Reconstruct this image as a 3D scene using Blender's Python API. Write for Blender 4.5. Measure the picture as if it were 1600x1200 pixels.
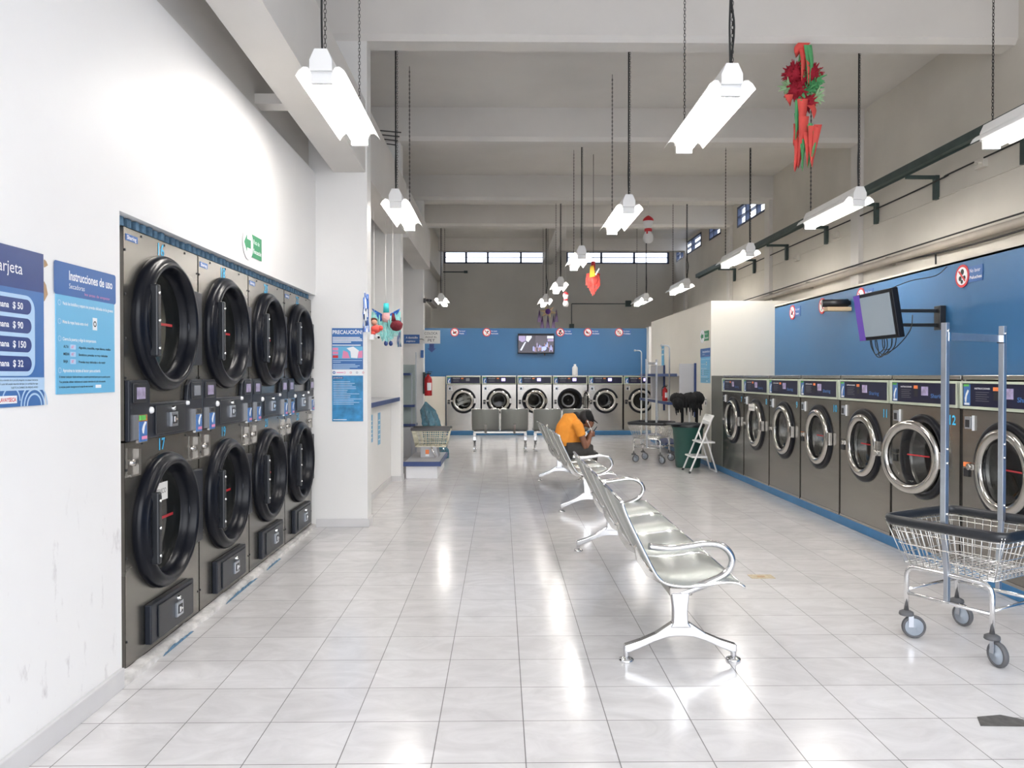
import bpy, bmesh, math, random
from mathutils import Vector, Matrix
random.seed(7)
PI = math.pi
for o in list(bpy.data.objects): bpy.data.objects.remove(o)
SC = bpy.context.scene
COL = SC.collection

# ------------------------------------------------------------------ camera
EYE = 1.36
cam = bpy.data.cameras.new('camera'); cam.sensor_width = 36.0; cam.lens = 1210 / 1600 * 36
cam.clip_start = 0.05; cam.clip_end = 200
co = bpy.data.objects.new('camera', cam); COL.objects.link(co)
co.location = (0, 0, EYE)
co.rotation_euler = (PI / 2 - 13 / 1210, 0, -17 / 1210)
SC.camera = co

# ------------------------------------------------------------------ world (overcast daylight through the open street front and the clerestory)
W = bpy.data.worlds.new('daylight'); SC.world = W; W.use_nodes = True
wn = W.node_tree; wn.nodes.clear()
wo = wn.nodes.new('ShaderNodeOutputWorld'); bg = wn.nodes.new('ShaderNodeBackground')
tc = wn.nodes.new('ShaderNodeTexCoord'); sp = wn.nodes.new('ShaderNodeSeparateXYZ'); cr = wn.nodes.new('ShaderNodeValToRGB')
wn.links.new(tc.outputs['Generated'], sp.inputs[0]); wn.links.new(sp.outputs['Z'], cr.inputs[0])
cr.color_ramp.elements[0].position = 0.0; cr.color_ramp.elements[0].color = (0.42, 0.43, 0.46, 1)
cr.color_ramp.elements[1].position = 0.25; cr.color_ramp.elements[1].color = (0.93, 0.955, 1.0, 1)
wn.links.new(cr.outputs[0], bg.inputs[0]); bg.inputs[1].default_value = 3.0
wn.links.new(bg.outputs[0], wo.inputs[0])
pl = bpy.data.lights.new('street_front_portal', 'AREA'); pl.shape = 'RECTANGLE'; pl.size = 5.7; pl.size_y = 3.6
pl.cycles.is_portal = True
po = bpy.data.objects.new('street_front_portal', pl); COL.objects.link(po)
po.location = (1.2, -1.48, 1.8); po.rotation_euler = (PI / 2, 0, 0)
TUBE = 27.0

vs = SC.view_settings
vs.view_transform = 'Standard'; vs.look = 'None'; vs.gamma = 1.0; vs.exposure = 1.03; vs.use_curve_mapping = False

# ------------------------------------------------------------------ materials
MATS = {}
def P(name, col, rough=0.5, metal=0.0, var=0.0, vscale=6.0, bump=0.0, bscale=60.0, emit=None, es=0.0, stretch=None, rvar=0.0, coat=0.0, spec=0.5, ior=1.5):
    m = bpy.data.materials.new(name); m.use_nodes = True; nt = m.node_tree
    b = nt.nodes['Principled BSDF']
    b.inputs['Base Color'].default_value = (*col, 1); b.inputs['Roughness'].default_value = rough; b.inputs['Metallic'].default_value = metal
    b.inputs['IOR'].default_value = ior; b.inputs['Specular IOR Level'].default_value = spec
    b.inputs['Coat Weight'].default_value = coat
    if coat: b.inputs['Coat Roughness'].default_value = 0.05
    if emit: b.inputs['Emission Color'].default_value = (*emit, 1); b.inputs['Emission Strength'].default_value = es
    t = nt.nodes.new('ShaderNodeTexCoord'); mp = nt.nodes.new('ShaderNodeMapping')
    nt.links.new(t.outputs['Object'], mp.inputs[0])
    if stretch: mp.inputs['Scale'].default_value = stretch
    n = nt.nodes.new('ShaderNodeTexNoise'); n.inputs['Scale'].default_value = vscale; n.inputs['Detail'].default_value = 5
    nt.links.new(mp.outputs[0], n.inputs['Vector'])
    v = max(var, 0.02)
    r = nt.nodes.new('ShaderNodeValToRGB'); r.color_ramp.elements[0].position = 0.3; r.color_ramp.elements[1].position = 0.7
    r.color_ramp.elements[0].color = tuple(max(0, c * (1 - v)) for c in col) + (1,)
    r.color_ramp.elements[1].color = tuple(min(1, c * (1 + v * 0.6)) for c in col) + (1,)
    nt.links.new(n.outputs['Fac'], r.inputs[0]); nt.links.new(r.outputs[0], b.inputs['Base Color'])
    if rvar:
        mr = nt.nodes.new('ShaderNodeMapRange'); mr.inputs[3].default_value = max(0.02, rough - rvar); mr.inputs[4].default_value = rough + rvar
        nt.links.new(n.outputs['Fac'], mr.inputs[0]); nt.links.new(mr.outputs[0], b.inputs['Roughness'])
    if bump:
        n2 = nt.nodes.new('ShaderNodeTexNoise'); n2.inputs['Scale'].default_value = bscale; n2.inputs['Detail'].default_value = 4
        nt.links.new(mp.outputs[0], n2.inputs['Vector'])
        bp = nt.nodes.new('ShaderNodeBump'); bp.inputs['Strength'].default_value = bump; bp.inputs['Distance'].default_value = 0.01
        nt.links.new(n2.outputs['Fac'], bp.inputs['Height']); nt.links.new(bp.outputs[0], b.inputs['Normal'])
    MATS[name] = m
    return m

white_wall = P('white_wall_paint', (0.80, 0.79, 0.77), 0.55, var=0.03, vscale=1.2, bump=0.10, bscale=14)
scuffed = P('scuffed_white_paint', (0.84, 0.83, 0.82), 0.5, var=0.02, vscale=1.5, bump=0.10, bscale=12)
def add_scuffs(m):
    nt = m.node_tree; b = nt.nodes['Principled BSDF']
    t = nt.nodes.new('ShaderNodeTexCoord'); mp = nt.nodes.new('ShaderNodeMapping'); mp.inputs['Scale'].default_value = (1, 5, 1.6)
    nt.links.new(t.outputs['Object'], mp.inputs[0])
    n = nt.nodes.new('ShaderNodeTexNoise'); n.inputs['Scale'].default_value = 2.6; n.inputs['Detail'].default_value = 9; n.inputs['Roughness'].default_value = 0.7
    nt.links.new(mp.outputs[0], n.inputs['Vector'])
    r = nt.nodes.new('ShaderNodeValToRGB'); r.color_ramp.elements[0].position = 0.60; r.color_ramp.elements[0].color = (0, 0, 0, 1)
    r.color_ramp.elements[1].position = 0.74; r.color_ramp.elements[1].color = (0.5, 0.5, 0.5, 1)
    nt.links.new(n.outputs['Fac'], r.inputs[0])
    sx = nt.nodes.new('ShaderNodeSeparateXYZ'); nt.links.new(t.outputs['Object'], sx.inputs[0])
    mr = nt.nodes.new('ShaderNodeMapRange'); mr.inputs[1].default_value = 0.75; mr.inputs[2].default_value = 1.0; mr.inputs[3].default_value = 1; mr.inputs[4].default_value = 0
    nt.links.new(sx.outputs['Z'], mr.inputs[0])
    mu = nt.nodes.new('ShaderNodeMath'); mu.operation = 'MULTIPLY'; nt.links.new(r.outputs[0], mu.inputs[0]); nt.links.new(mr.outputs[0], mu.inputs[1])
    src = b.inputs['Base Color'].links[0].from_socket
    mx = nt.nodes.new('ShaderNodeMix'); mx.data_type = 'RGBA'; nt.links.new(mu.outputs[0], mx.inputs[0]); nt.links.new(src, mx.inputs[6])
    mx.inputs[7].default_value = (0.28, 0.24, 0.24, 1); nt.links.new(mx.outputs[2], b.inputs['Base Color'])
add_scuffs(scuffed)
ceil_m = P('aged_ceiling_paint', (0.70, 0.675, 0.64), 0.8, var=0.08, vscale=0.9, bump=0.2, bscale=8)
dim_wall = P('grey_plaster', (0.66, 0.63, 0.57), 0.85, var=0.08, vscale=0.8, bump=0.2, bscale=8)
cream = P('cream_plaster', (0.68, 0.645, 0.58), 0.8, var=0.10, vscale=1.0, bump=0.3, bscale=9)
box_wall = P('ivory_partition_paint', (0.74, 0.71, 0.64), 0.7, var=0.03, vscale=1.5)
blue_wall = P('blue_wall_paint', (0.032, 0.135, 0.30), 0.38, var=0.06, vscale=0.8)
blue_kerb = P('blue_kerb_paint', (0.035, 0.17, 0.36), 0.4, var=0.15, vscale=5)
base_m = P('grey_base_tile', (0.62, 0.61, 0.61), 0.35, var=0.06, vscale=3)
rough_plaster = P('rough_kerb_plaster', (0.62, 0.60, 0.58), 0.9, var=0.25, vscale=14, bump=0.8, bscale=40)
kerb_blue_chips = P('flaked_blue_paint', (0.10, 0.20, 0.30), 0.8, var=0.4, vscale=30, bump=0.5, bscale=60)
steel = P('brushed_stainless', (0.30, 0.285, 0.26), 0.24, 0.9, var=0.06, vscale=2.0, stretch=(1, 1, 14), rvar=0.05, bump=0.02, bscale=2.2)
steel_d = P('dryer_stainless', (0.23, 0.22, 0.20), 0.26, 0.9, var=0.12, vscale=1.6, stretch=(1, 1, 3), rvar=0.05, bump=0.03, bscale=1.6)
steel_l = P('bright_stainless', (0.45, 0.43, 0.40), 0.22, 0.9, var=0.06, vscale=2.0, stretch=(1, 1, 10), rvar=0.05, bump=0.03, bscale=2.0)
chrome = P('polished_chrome', (0.80, 0.80, 0.80), 0.10, 1.0)
door_chrome = P('door_ring_chrome', (0.50, 0.48, 0.45), 0.14, 1.0)
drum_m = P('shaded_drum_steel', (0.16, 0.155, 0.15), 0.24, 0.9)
castalu = P('polished_aluminium', (0.68, 0.68, 0.69), 0.18, 1.0)
seat_m = P('perforated_steel_sheet', (0.42, 0.44, 0.42), 0.33, 0.75, var=0.05, vscale=260, bump=0.15, bscale=320)
galv = P('galvanised_tube', (0.52, 0.55, 0.60), 0.28, 0.9, var=0.08, vscale=12)
wire_m = P('wire_steel', (0.74, 0.73, 0.70), 0.25, 0.9)
blk = P('black_plastic', (0.012, 0.014, 0.018), 0.35)
blk_gloss = P('black_rubber_gloss', (0.005, 0.006, 0.010), 0.28, spec=0.22)
blk_matte = P('black_cloth', (0.004, 0.004, 0.005), 0.9, var=0.3, vscale=40, bump=0.5)
dark_in = P('dark_interior', (0.02, 0.02, 0.022), 0.6)
navy_panel = P('navy_control_panel', (0.008, 0.009, 0.035), 0.3, spec=0.35)
slate = P('slate_black_panel', (0.009, 0.012, 0.020), 0.38, spec=0.4)
cream_trim = P('pale_green_trim', (0.55, 0.60, 0.48), 0.4)
glass_dark = P('smoked_door_glass', (0.014, 0.015, 0.014), 0.03, ior=1.6)
white_p = P('white_plastic', (0.80, 0.80, 0.80), 0.4)
enamel = P('white_enamel', (0.85, 0.85, 0.84), 0.4)
paper = P('white_paper', (0.82, 0.81, 0.78), 0.8)
ink = P('black_ink', (0.02, 0.02, 0.02), 0.7)
red_t = P('red_tape', (0.40, 0.012, 0.02), 0.4)
cyan_n = P('cyan_sticker', (0.05, 0.45, 0.75), 0.4)
lblue = P('light_blue_print', (0.14, 0.44, 0.68), 0.35)
mblue = P('mid_blue_print', (0.05, 0.16, 0.42), 0.35, var=0.1, vscale=3)
dblue = P('dark_blue_print', (0.02, 0.05, 0.20), 0.35)
sblue = P('sign_blue', (0.03, 0.12, 0.36), 0.4)
wprint = P('white_print', (0.85, 0.86, 0.88), 0.5)
paleblue = P('pale_blue_print', (0.42, 0.60, 0.80), 0.4)
pink = P('pink_print', (0.75, 0.25, 0.42), 0.5)
red_p = P('red_print', (0.62, 0.03, 0.04), 0.45)
orange = P('orange_sticker', (0.85, 0.22, 0.06), 0.5)
green_s = P('green_sign', (0.02, 0.24, 0.10), 0.5)
green_lbl = P('green_label', (0.10, 0.45, 0.08), 0.5)
kraft = P('kraft_paper', (0.45, 0.30, 0.18), 0.9)
steel_green = P('green_painted_steel', (0.045, 0.07, 0.065), 0.5, var=0.2)
pipe_m = P('painted_pipe', (0.40, 0.36, 0.31), 0.6, var=0.1)
cable_m = P('black_cable', (0.015, 0.015, 0.015), 0.6)
chain_m = P('chain_steel', (0.09, 0.085, 0.08), 0.5, 0.6)
grey_rub = P('grey_rubber', (0.10, 0.10, 0.105), 0.6)
grey_hub = P('grey_hub_plastic', (0.33, 0.37, 0.42), 0.45)
bin_green = P('dark_green_plastic', (0.02, 0.085, 0.07), 0.45)
navy_lam = P('navy_laminate_edge', (0.03, 0.06, 0.19), 0.4)
grey_lam = P('grey_laminate', (0.48, 0.48, 0.50), 0.35)
white_lam = P('white_laminate', (0.78, 0.78, 0.80), 0.4)
cream_wire = P('cream_plastic_wire', (0.66, 0.63, 0.50), 0.5)
ext_red = P('extinguisher_red', (0.50, 0.015, 0.02), 0.3)
orange_cloth = P('orange_tshirt_cotton', (0.80, 0.30, 0.035), 0.9, var=0.08, vscale=12, bump=0.3, bscale=30)
pants_m = P('dark_grey_trousers', (0.045, 0.042, 0.040), 0.9, var=0.2, vscale=20, bump=0.3)
skin_m = P('brown_skin', (0.22, 0.095, 0.055), 0.5)
hair_m = P('black_hair', (0.010, 0.008, 0.008), 0.6, bump=0.5, bscale=120)
teal = P('teal_tissue_paper', (0.30, 0.68, 0.66), 0.8, var=0.25, vscale=30)
teal_d = P('bright_teal_paper', (0.05, 0.55, 0.58), 0.7)
pinkp = P('pink_tissue_paper', (0.82, 0.45, 0.45), 0.85, bump=0.8, bscale=60)
coral = P('coral_crepe_paper', (0.85, 0.11, 0.09), 0.8, var=0.1)
dmaroon = P('dark_red_tissue', (0.15, 0.012, 0.022), 0.9, bump=0.8, bscale=50)
maroon = P('crimson_tissue', (0.38, 0.01, 0.03), 0.85, bump=0.8, bscale=50)
leaf = P('green_crepe_paper', (0.12, 0.46, 0.18), 0.8, var=0.2)
palegreen = P('pale_green_paper', (0.38, 0.58, 0.33), 0.8)
yellow_p = P('yellow_paper', (0.75, 0.45, 0.04), 0.7)
purple = P('purple_paper', (0.08, 0.02, 0.20), 0.7)
lilac = P('lilac_paper', (0.55, 0.42, 0.60), 0.7)
tan_p = P('tan_card', (0.50, 0.38, 0.24), 0.8)
foil = P('blue_metal_foil', (0.04, 0.16, 0.55), 0.25, 0.8, var=0.5, vscale=20)
lcd = P('lit_lcd', (0.1, 0.08, 0.2), 0.3, emit=(0.45, 0.35, 1.0), es=1.6)
lcd_dim = P('lavender_lcd', (0.42, 0.36, 0.56), 0.3, var=0.35, vscale=30)
lcd_off = P('grey_lcd', (0.22, 0.23, 0.25), 0.3)
lcd_pink = P('pinkish_lcd', (0.40, 0.34, 0.50), 0.3, var=0.5, vscale=22)
scr_grey = P('lit_grey_screen', (0.12, 0.14, 0.16), 0.12, emit=(0.30, 0.37, 0.44), es=0.25)
scr_purple = P('lit_purple_screen', (0.06, 0.03, 0.2), 0.12, emit=(0.12, 0.06, 0.36), es=0.3)
tube_m = bpy.data.materials.new('lit_fluorescent_tube'); tube_m.use_nodes = True
_b = tube_m.node_tree.nodes['Principled BSDF']; _b.inputs['Base Color'].default_value = (1, 1, 1, 1)
_b.inputs['Emission Color'].default_value = (1.0, 0.955, 0.90, 1); _b.inputs['Emission Strength'].default_value = TUBE

def thin_glass(name, tint=(0.95, 0.97, 0.96), ior=1.5, base=0.0):
    m = bpy.data.materials.new(name); m.use_nodes = True; nt = m.node_tree; nt.nodes.clear()
    o = nt.nodes.new('ShaderNodeOutputMaterial'); mx = nt.nodes.new('ShaderNodeMixShader'); tr = nt.nodes.new('ShaderNodeBsdfTransparent')
    g = nt.nodes.new('ShaderNodeBsdfGlossy'); g.inputs['Roughness'].default_value = 0.02; lw = nt.nodes.new('ShaderNodeLayerWeight'); pw = nt.nodes.new('ShaderNodeMath'); pw.operation = 'POWER'; pw.inputs[1].default_value = 5.0
    nt.links.new(lw.outputs['Facing'], pw.inputs[0]); lw.inputs[0].default_value = 0.5; f = nt.nodes.new('ShaderNodeMath'); f.operation = 'MULTIPLY_ADD'
    f0 = ((ior - 1) / (ior + 1)) ** 2; f.inputs[1].default_value = 1 - f0; f.inputs[2].default_value = f0; nt.links.new(pw.outputs[0], f.inputs[0])
    tr.inputs[0].default_value = (*tint, 1)
    nt.links.new(f.outputs[0], mx.inputs[0]); nt.links.new(tr.outputs[0], mx.inputs[1]); nt.links.new(g.outputs[0], mx.inputs[2]); nt.links.new(mx.outputs[0], o.inputs[0])
    return m
door_glass = thin_glass('washer_door_glass', (0.72, 0.73, 0.72), 1.5)
win_glass = thin_glass('window_glass', (0.92, 0.95, 1.0), 1.4)
acrylic = thin_glass('clear_acrylic', (0.86, 0.9, 0.9), 1.4)
# translucent blue bag
bag_m = bpy.data.materials.new('blue_plastic_film'); bag_m.use_nodes = True; nt = bag_m.node_tree; b = nt.nodes['Principled BSDF']
b.inputs['Base Color'].default_value = (0.06, 0.25, 0.36, 1); b.inputs['Roughness'].default_value = 0.16; b.inputs['Alpha'].default_value = 0.72; b.inputs['Coat Weight'].default_value = 0.6
n = nt.nodes.new('ShaderNodeTexNoise'); n.inputs['Scale'].default_value = 9; n.inputs['Detail'].default_value = 8; n.inputs['Distortion'].default_value = 1.5
bp = nt.nodes.new('ShaderNodeBump'); bp.inputs['Strength'].default_value = 0.9; bp.inputs['Distance'].default_value = 0.05
nt.links.new(n.outputs['Fac'], bp.inputs['Height']); nt.links.new(bp.outputs[0], b.inputs['Normal'])
# floor tiles
TILE = 0.3306
fl = bpy.data.materials.new('glossy_marble_tile'); fl.use_nodes = True; nt = fl.node_tree; b = nt.nodes['Principled BSDF']
t = nt.nodes.new('ShaderNodeTexCoord'); mp = nt.nodes.new('ShaderNodeMapping'); mp.inputs['Location'].default_value = (1.566 - 5 * TILE + TILE * 10, -3.036 + 9.18 * TILE - 0.18 * TILE + TILE * 10, 0)
nt.links.new(t.outputs['Object'], mp.inputs[0])
br = nt.nodes.new('ShaderNodeTexBrick'); br.offset = 0; br.squash = 1
for k, v_ in (('Scale', 1.0), ('Mortar Size', 0.0022), ('Mortar Smooth', 0.2), ('Bias', 0.0), ('Brick Width', TILE), ('Row Height', TILE)): br.inputs[k].default_value = v_
br.inputs['Color1'].default_value = (0.66, 0.645, 0.64, 1); br.inputs['Color2'].default_value = (0.71, 0.695, 0.69, 1); br.inputs['Mortar'].default_value = (0.17, 0.16, 0.155, 1)
nt.links.new(mp.outputs[0], br.inputs['Vector'])
mp2 = nt.nodes.new('ShaderNodeMapping'); mp2.inputs['Rotation'].default_value = (0, 0, 0.5); mp2.inputs['Scale'].default_value = (1, 1.7, 1)
nt.links.new(t.outputs['Object'], mp2.inputs[0])
n1 = nt.nodes.new('ShaderNodeTexNoise'); n1.inputs['Scale'].default_value = 3.6; n1.inputs['Detail'].default_value = 8; n1.inputs['Roughness'].default_value = 0.65; n1.inputs['Distortion'].default_value = 1.2
nt.links.new(mp2.outputs[0], n1.inputs['Vector'])
r = nt.nodes.new('ShaderNodeValToRGB'); r.color_ramp.elements[0].position = 0.35; r.color_ramp.elements[0].color = (0.90, 0.895, 0.895, 1); r.color_ramp.elements[1].position = 0.68; r.color_ramp.elements[1].color = (1.06, 1.06, 1.06, 1)
nt.links.new(n1.outputs['Fac'], r.inputs[0])
mx = nt.nodes.new('ShaderNodeMix'); mx.data_type = 'RGBA'; mx.blend_type = 'MULTIPLY'; mx.inputs[0].default_value = 1
nt.links.new(br.outputs['Color'], mx.inputs[6]); nt.links.new(r.outputs[0], mx.inputs[7]); nt.links.new(mx.outputs[2], b.inputs['Base Color'])
mr = nt.nodes.new('ShaderNodeMapRange'); mr.inputs[3].default_value = 0.17; mr.inputs[4].default_value = 0.6
nt.links.new(br.outputs['Fac'], mr.inputs[0]); nt.links.new(mr.outputs[0], b.inputs['Roughness'])
n3 = nt.nodes.new('ShaderNodeTexNoise'); n3.inputs['Scale'].default_value = 5; nt.links.new(t.outputs['Object'], n3.inputs['Vector'])
bp = nt.nodes.new('ShaderNodeBump'); bp.inputs['Strength'].default_value = 0.06; bp.inputs['Distance'].default_value = 0.01
nt.links.new(n3.outputs['Fac'], bp.inputs['Height']); nt.links.new(bp.outputs[0], b.inputs['Normal'])
b.inputs['IOR'].default_value = 1.55

# ------------------------------------------------------------------ mesh builder
FONT_CACHE = {}
def text_mesh(s, bold):
    k = (s, bold)
    if k in FONT_CACHE: return FONT_CACHE[k]
    cu = bpy.data.curves.new('t', 'FONT'); cu.body = s; cu.size = 1.0; cu.resolution_u = 3
    cu.offset = 0.022 if bold else 0.0
    ob = bpy.data.objects.new('t', cu); COL.objects.link(ob)
    dg = bpy.context.evaluated_depsgraph_get(); me = bpy.data.meshes.new_from_object(ob.evaluated_get(dg))
    vs_ = [tuple(v.co) for v in me.vertices]; fs = [tuple(p.vertices) for p in me.polygons]
    bpy.data.objects.remove(ob); bpy.data.curves.remove(cu); bpy.data.meshes.remove(me)
    if vs_:
        x0 = min(v[0] for v in vs_); x1 = max(v[0] for v in vs_)
    else: x0 = x1 = 0
    FONT_CACHE[k] = (vs_, fs, x0, x1); return FONT_CACHE[k]

class MB:
    def __init__(s): s.v = []; s.f = []; s.m = []; s.sm = []
    def add(s, vs_, fs, mi=0, smooth=False):
        o = len(s.v); s.v += [tuple(v) for v in vs_]
        for f in fs: s.f.append(tuple(i + o for i in f)); s.m.append(mi); s.sm.append(smooth)
        return s
    def box(s, x0, x1, y0, y1, z0, z1, mi=0):
        return s.add([(x, y, z) for x in (x0, x1) for y in (y0, y1) for z in (z0, z1)],
                     [(0, 1, 3, 2), (4, 6, 7, 5), (0, 4, 5, 1), (2, 3, 7, 6), (0, 2, 6, 4), (1, 5, 7, 3)], mi)
    def obox(s, c, ax, ay, az, mi=0):   # centre and three half-axis vectors
        c, ax, ay, az = Vector(c), Vector(ax), Vector(ay), Vector(az)
        return s.add([c + i * ax + j * ay + k * az for i in (-1, 1) for j in (-1, 1) for k in (-1, 1)],
                     [(0, 1, 3, 2), (4, 6, 7, 5), (0, 4, 5, 1), (2, 3, 7, 6), (0, 2, 6, 4), (1, 5, 7, 3)], mi)
    def tube(s, pts, r, n=8, mi=0, closed=False, sq=(1, 1), caps=True, smooth=True):
        pts = [Vector(p) for p in pts]; N = len(pts)
        rs = r if isinstance(r, (list, tuple)) else [r] * N
        T = []
        for i in range(N):
            a = pts[(i - 1) % N] if (closed or i > 0) else pts[i]; b_ = pts[(i + 1) % N] if (closed or i < N - 1) else pts[i]
            d = (b_ - a); T.append(d.normalized() if d.length > 1e-9 else Vector((0, 0, 1)))
        up = Vector((0, 0, 1)) if abs(T[0].z) < 0.9 else Vector((0, 1, 0))
        u = T[0].cross(up).normalized(); o = len(s.v)
        for i in range(N):
            u = (u - T[i] * u.dot(T[i])).normalized(); w = T[i].cross(u)
            for k in range(n):
                a = 2 * PI * (k + 0.5) / n
                s.v.append(tuple(pts[i] + (u * math.cos(a) * sq[0] + w * math.sin(a) * sq[1]) * rs[i]))
        for i in range(N if closed else N - 1):
            j = (i + 1) % N
            for k in range(n):
                l = (k + 1) % n
                s.f.append((o + i * n + k, o + j * n + k, o + j * n + l, o + i * n + l)); s.m.append(mi); s.sm.append(smooth and n > 4)
        if caps and not closed:
            s.f.append(tuple(o + k for k in range(n))); s.m.append(mi); s.sm.append(False)
            s.f.append(tuple(o + (N - 1) * n + k for k in reversed(range(n)))); s.m.append(mi); s.sm.append(False)
        return s
    def lathe(s, prof, c=(0, 0, 0), axis='y', n=40, mi=0, smooth=True, closed=False, flat=()):
        # prof: (radius, height along axis)
        o = len(s.v); N = len(prof)
        for (r, h) in prof:
            for k in range(n):
                a = 2 * PI * k / n; x, y = r * math.cos(a), r * math.sin(a)
                p = {'y': (x, h, y), 'z': (x, y, h), 'x': (h, x, y)}[axis]
                s.v.append((c[0] + p[0], c[1] + p[1], c[2] + p[2]))
        for i in range(N - 1 + (1 if closed else 0)):
            j = (i + 1) % N
            for k in range(n):
                l = (k + 1) % n
                s.f.append((o + i * n + k, o + i * n + l, o + j * n + l, o + j * n + k)); s.m.append(mi); s.sm.append(smooth)
        return s
    def disc(s, cx, cz, r, y, mi=0, n=32, r0=0.0, a0=0, a1=2 * PI):
        if r0 <= 0:
            return s.add([(cx + r * math.cos(2 * PI * k / n), y, cz + r * math.sin(2 * PI * k / n)) for k in range(n)], [tuple(range(n))], mi)
        vs_ = []; fs = []
        for k in range(n + 1):
            a = a0 + (a1 - a0) * k / n
            vs_ += [(cx + r * math.cos(a), y, cz + r * math.sin(a)), (cx + r0 * math.cos(a), y, cz + r0 * math.sin(a))]
        for k in range(n): fs.append((2 * k, 2 * k + 1, 2 * k + 3, 2 * k + 2))
        return s.add(vs_, fs, mi)
    def rect(s, x0, x1, z0, z1, y, mi=0): return s.add([(x0, y, z0), (x1, y, z0), (x1, y, z1), (x0, y, z1)], [(0, 1, 2, 3)], mi)
    def poly(s, pts, y, mi=0): return s.add([(p[0], y, p[1]) for p in pts], [tuple(range(len(pts)))], mi)
    def rrect(s, x0, x1, z0, z1, y, rad, mi=0, n=6, left=True):
        pts = []
        for (cx, cz, a) in ((x1 - rad, z1 - rad, 0), (x0 + rad, z1 - rad, 1), (x0 + rad, z0 + rad, 2), (x1 - rad, z0 + rad, 3)):
            for k in range(n + 1):
                t_ = (a + k / n) * PI / 2; pts.append((cx + rad * math.cos(t_), cz + rad * math.sin(t_)))
        return s.poly(pts, y, mi)
    def text(s, st, x, z, h, y, mi=0, bold=False, align='l', w=None, rot=0.0, curve=None):
        vs_, fs, x0, x1 = text_mesh(st, bold)
        sx = h / 0.72
        if w: kx = w / max(1e-6, (x1 - x0))
        else: kx = sx
        tw = (x1 - x0) * kx; ox = {'l': 0, 'c': -tw / 2, 'r': -tw}[align]
        out = []
        for v in vs_:
            px = ox + (v[0] - x0) * kx; pz = v[1] * sx
            out.append((x + px * math.cos(rot) - pz * math.sin(rot), y, z + px * math.sin(rot) + pz * math.cos(rot)))
        return s.add(out, fs, mi)
    def prism(s, poly, axis, d0, d1, mi=0, smooth=False):
        # poly in the plane perpendicular to axis: 'x' -> (y,z), 'y' -> (x,z), 'z' -> (x,y)
        n = len(poly)
        f = {'x': lambda p, d: (d, p[0], p[1]), 'y': lambda p, d: (p[0], d, p[1]), 'z': lambda p, d: (p[0], p[1], d)}[axis]
        vs_ = [f(p, d0) for p in poly] + [f(p, d1) for p in poly]
        fs = [tuple(range(n)), tuple(reversed(range(n, 2 * n)))]
        o = len(s.v); s.add(vs_, fs, mi)
        for i in range(n):
            j = (i + 1) % n; s.f.append((o + i, o + n + i, o + n + j, o + j)); s.m.append(mi); s.sm.append(smooth)
        return s
    def holed(s, x0, x1, z0, z1, cx, cz, r, y, mi=0, n=48, y2=None, holes=None):
        # rectangle in the xz plane with a round hole
        angs = [2 * PI * k / n for k in range(n)] + [math.atan2(z - cz, x - cx) % (2 * PI) for x in (x0, x1) for z in (z0, z1)]
        angs = sorted(set(round(a, 6) for a in angs)); o = len(s.v); N = len(angs)
        for a in angs:
            c_, s_ = math.cos(a), math.sin(a); ts = []
            if c_ > 1e-9: ts.append((x1 - cx) / c_)
            if c_ < -1e-9: ts.append((x0 - cx) / c_)
            if s_ > 1e-9: ts.append((z1 - cz) / s_)
            if s_ < -1e-9: ts.append((z0 - cz) / s_)
            t_ = min(ts); s.v += [(cx + r * c_, y, cz + r * s_), (cx + t_ * c_, y, cz + t_ * s_)]
        for i in range(N):
            j = (i + 1) % N; s.f.append((o + 2 * i, o + 2 * i + 1, o + 2 * j + 1, o + 2 * j)); s.m.append(mi); s.sm.append(False)
        return s
    def ball(s, c, r, n=12, m=8, mi=0, sc=(1, 1, 1), jit=0.0):
        o = len(s.v)
        for i in range(m + 1):
            th = PI * i / m
            for k in range(n):
                a = 2 * PI * k / n; q = r * (1 + random.uniform(-jit, jit))
                s.v.append((c[0] + q * math.sin(th) * math.cos(a) * sc[0], c[1] + q * math.sin(th) * math.sin(a) * sc[1], c[2] + q * math.cos(th) * sc[2]))
        for i in range(m):
            for k in range(n):
                l = (k + 1) % n; s.f.append((o + i * n + k, o + (i + 1) * n + k, o + (i + 1) * n + l, o + i * n + l)); s.m.append(mi); s.sm.append(True)
        return s

def part(name, mb, mats, parent=None, bevel=0.0, label=None, remesh=0.0, seg=2, sub=0):
    if not isinstance(mats, (list, tuple)): mats = [mats]
    me = bpy.data.meshes.new(name); me.from_pydata(mb.v, [], mb.f)
    for m in mats: me.materials.append(m)
    me.polygons.foreach_set('material_index', mb.m); me.polygons.foreach_set('use_smooth', mb.sm)
    bm = bmesh.new(); bm.from_mesh(me)
    if not remesh: bmesh.ops.remove_doubles(bm, verts=bm.verts, dist=1e-6)
    bmesh.ops.recalc_face_normals(bm, faces=bm.faces); bm.to_mesh(me); bm.free()
    me.update()
    o = bpy.data.objects.new(name, me); COL.objects.link(o)
    if parent is not None: o.parent = parent
    if bevel:
        md = o.modifiers.new('bevel', 'BEVEL'); md.width = bevel; md.segments = seg; md.limit_method = 'ANGLE'; md.angle_limit = math.radians(40)
    if remesh:
        md = o.modifiers.new('remesh', 'REMESH'); md.mode = 'VOXEL'; md.voxel_size = remesh; md.use_smooth_shade = True
        md = o.modifiers.new('smooth', 'SMOOTH'); md.factor = 0.6; md.iterations = 4
    if label: o['label'] = label
    return o
def tag(o, label, cat, group=None, kind=None):
    o['label'] = label; o['category'] = cat
    if group: o['group'] = group
    if kind: o['kind'] = kind
    return o
def thing(name, label, cat, loc=(0, 0, 0), rz=0.0, group=None):
    o = bpy.data.objects.new(name, None); COL.objects.link(o); o.empty_display_size = 0.1
    o.location = loc; o.rotation_euler = (0, 0, rz)
    return tag(o, label, cat, group)
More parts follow.
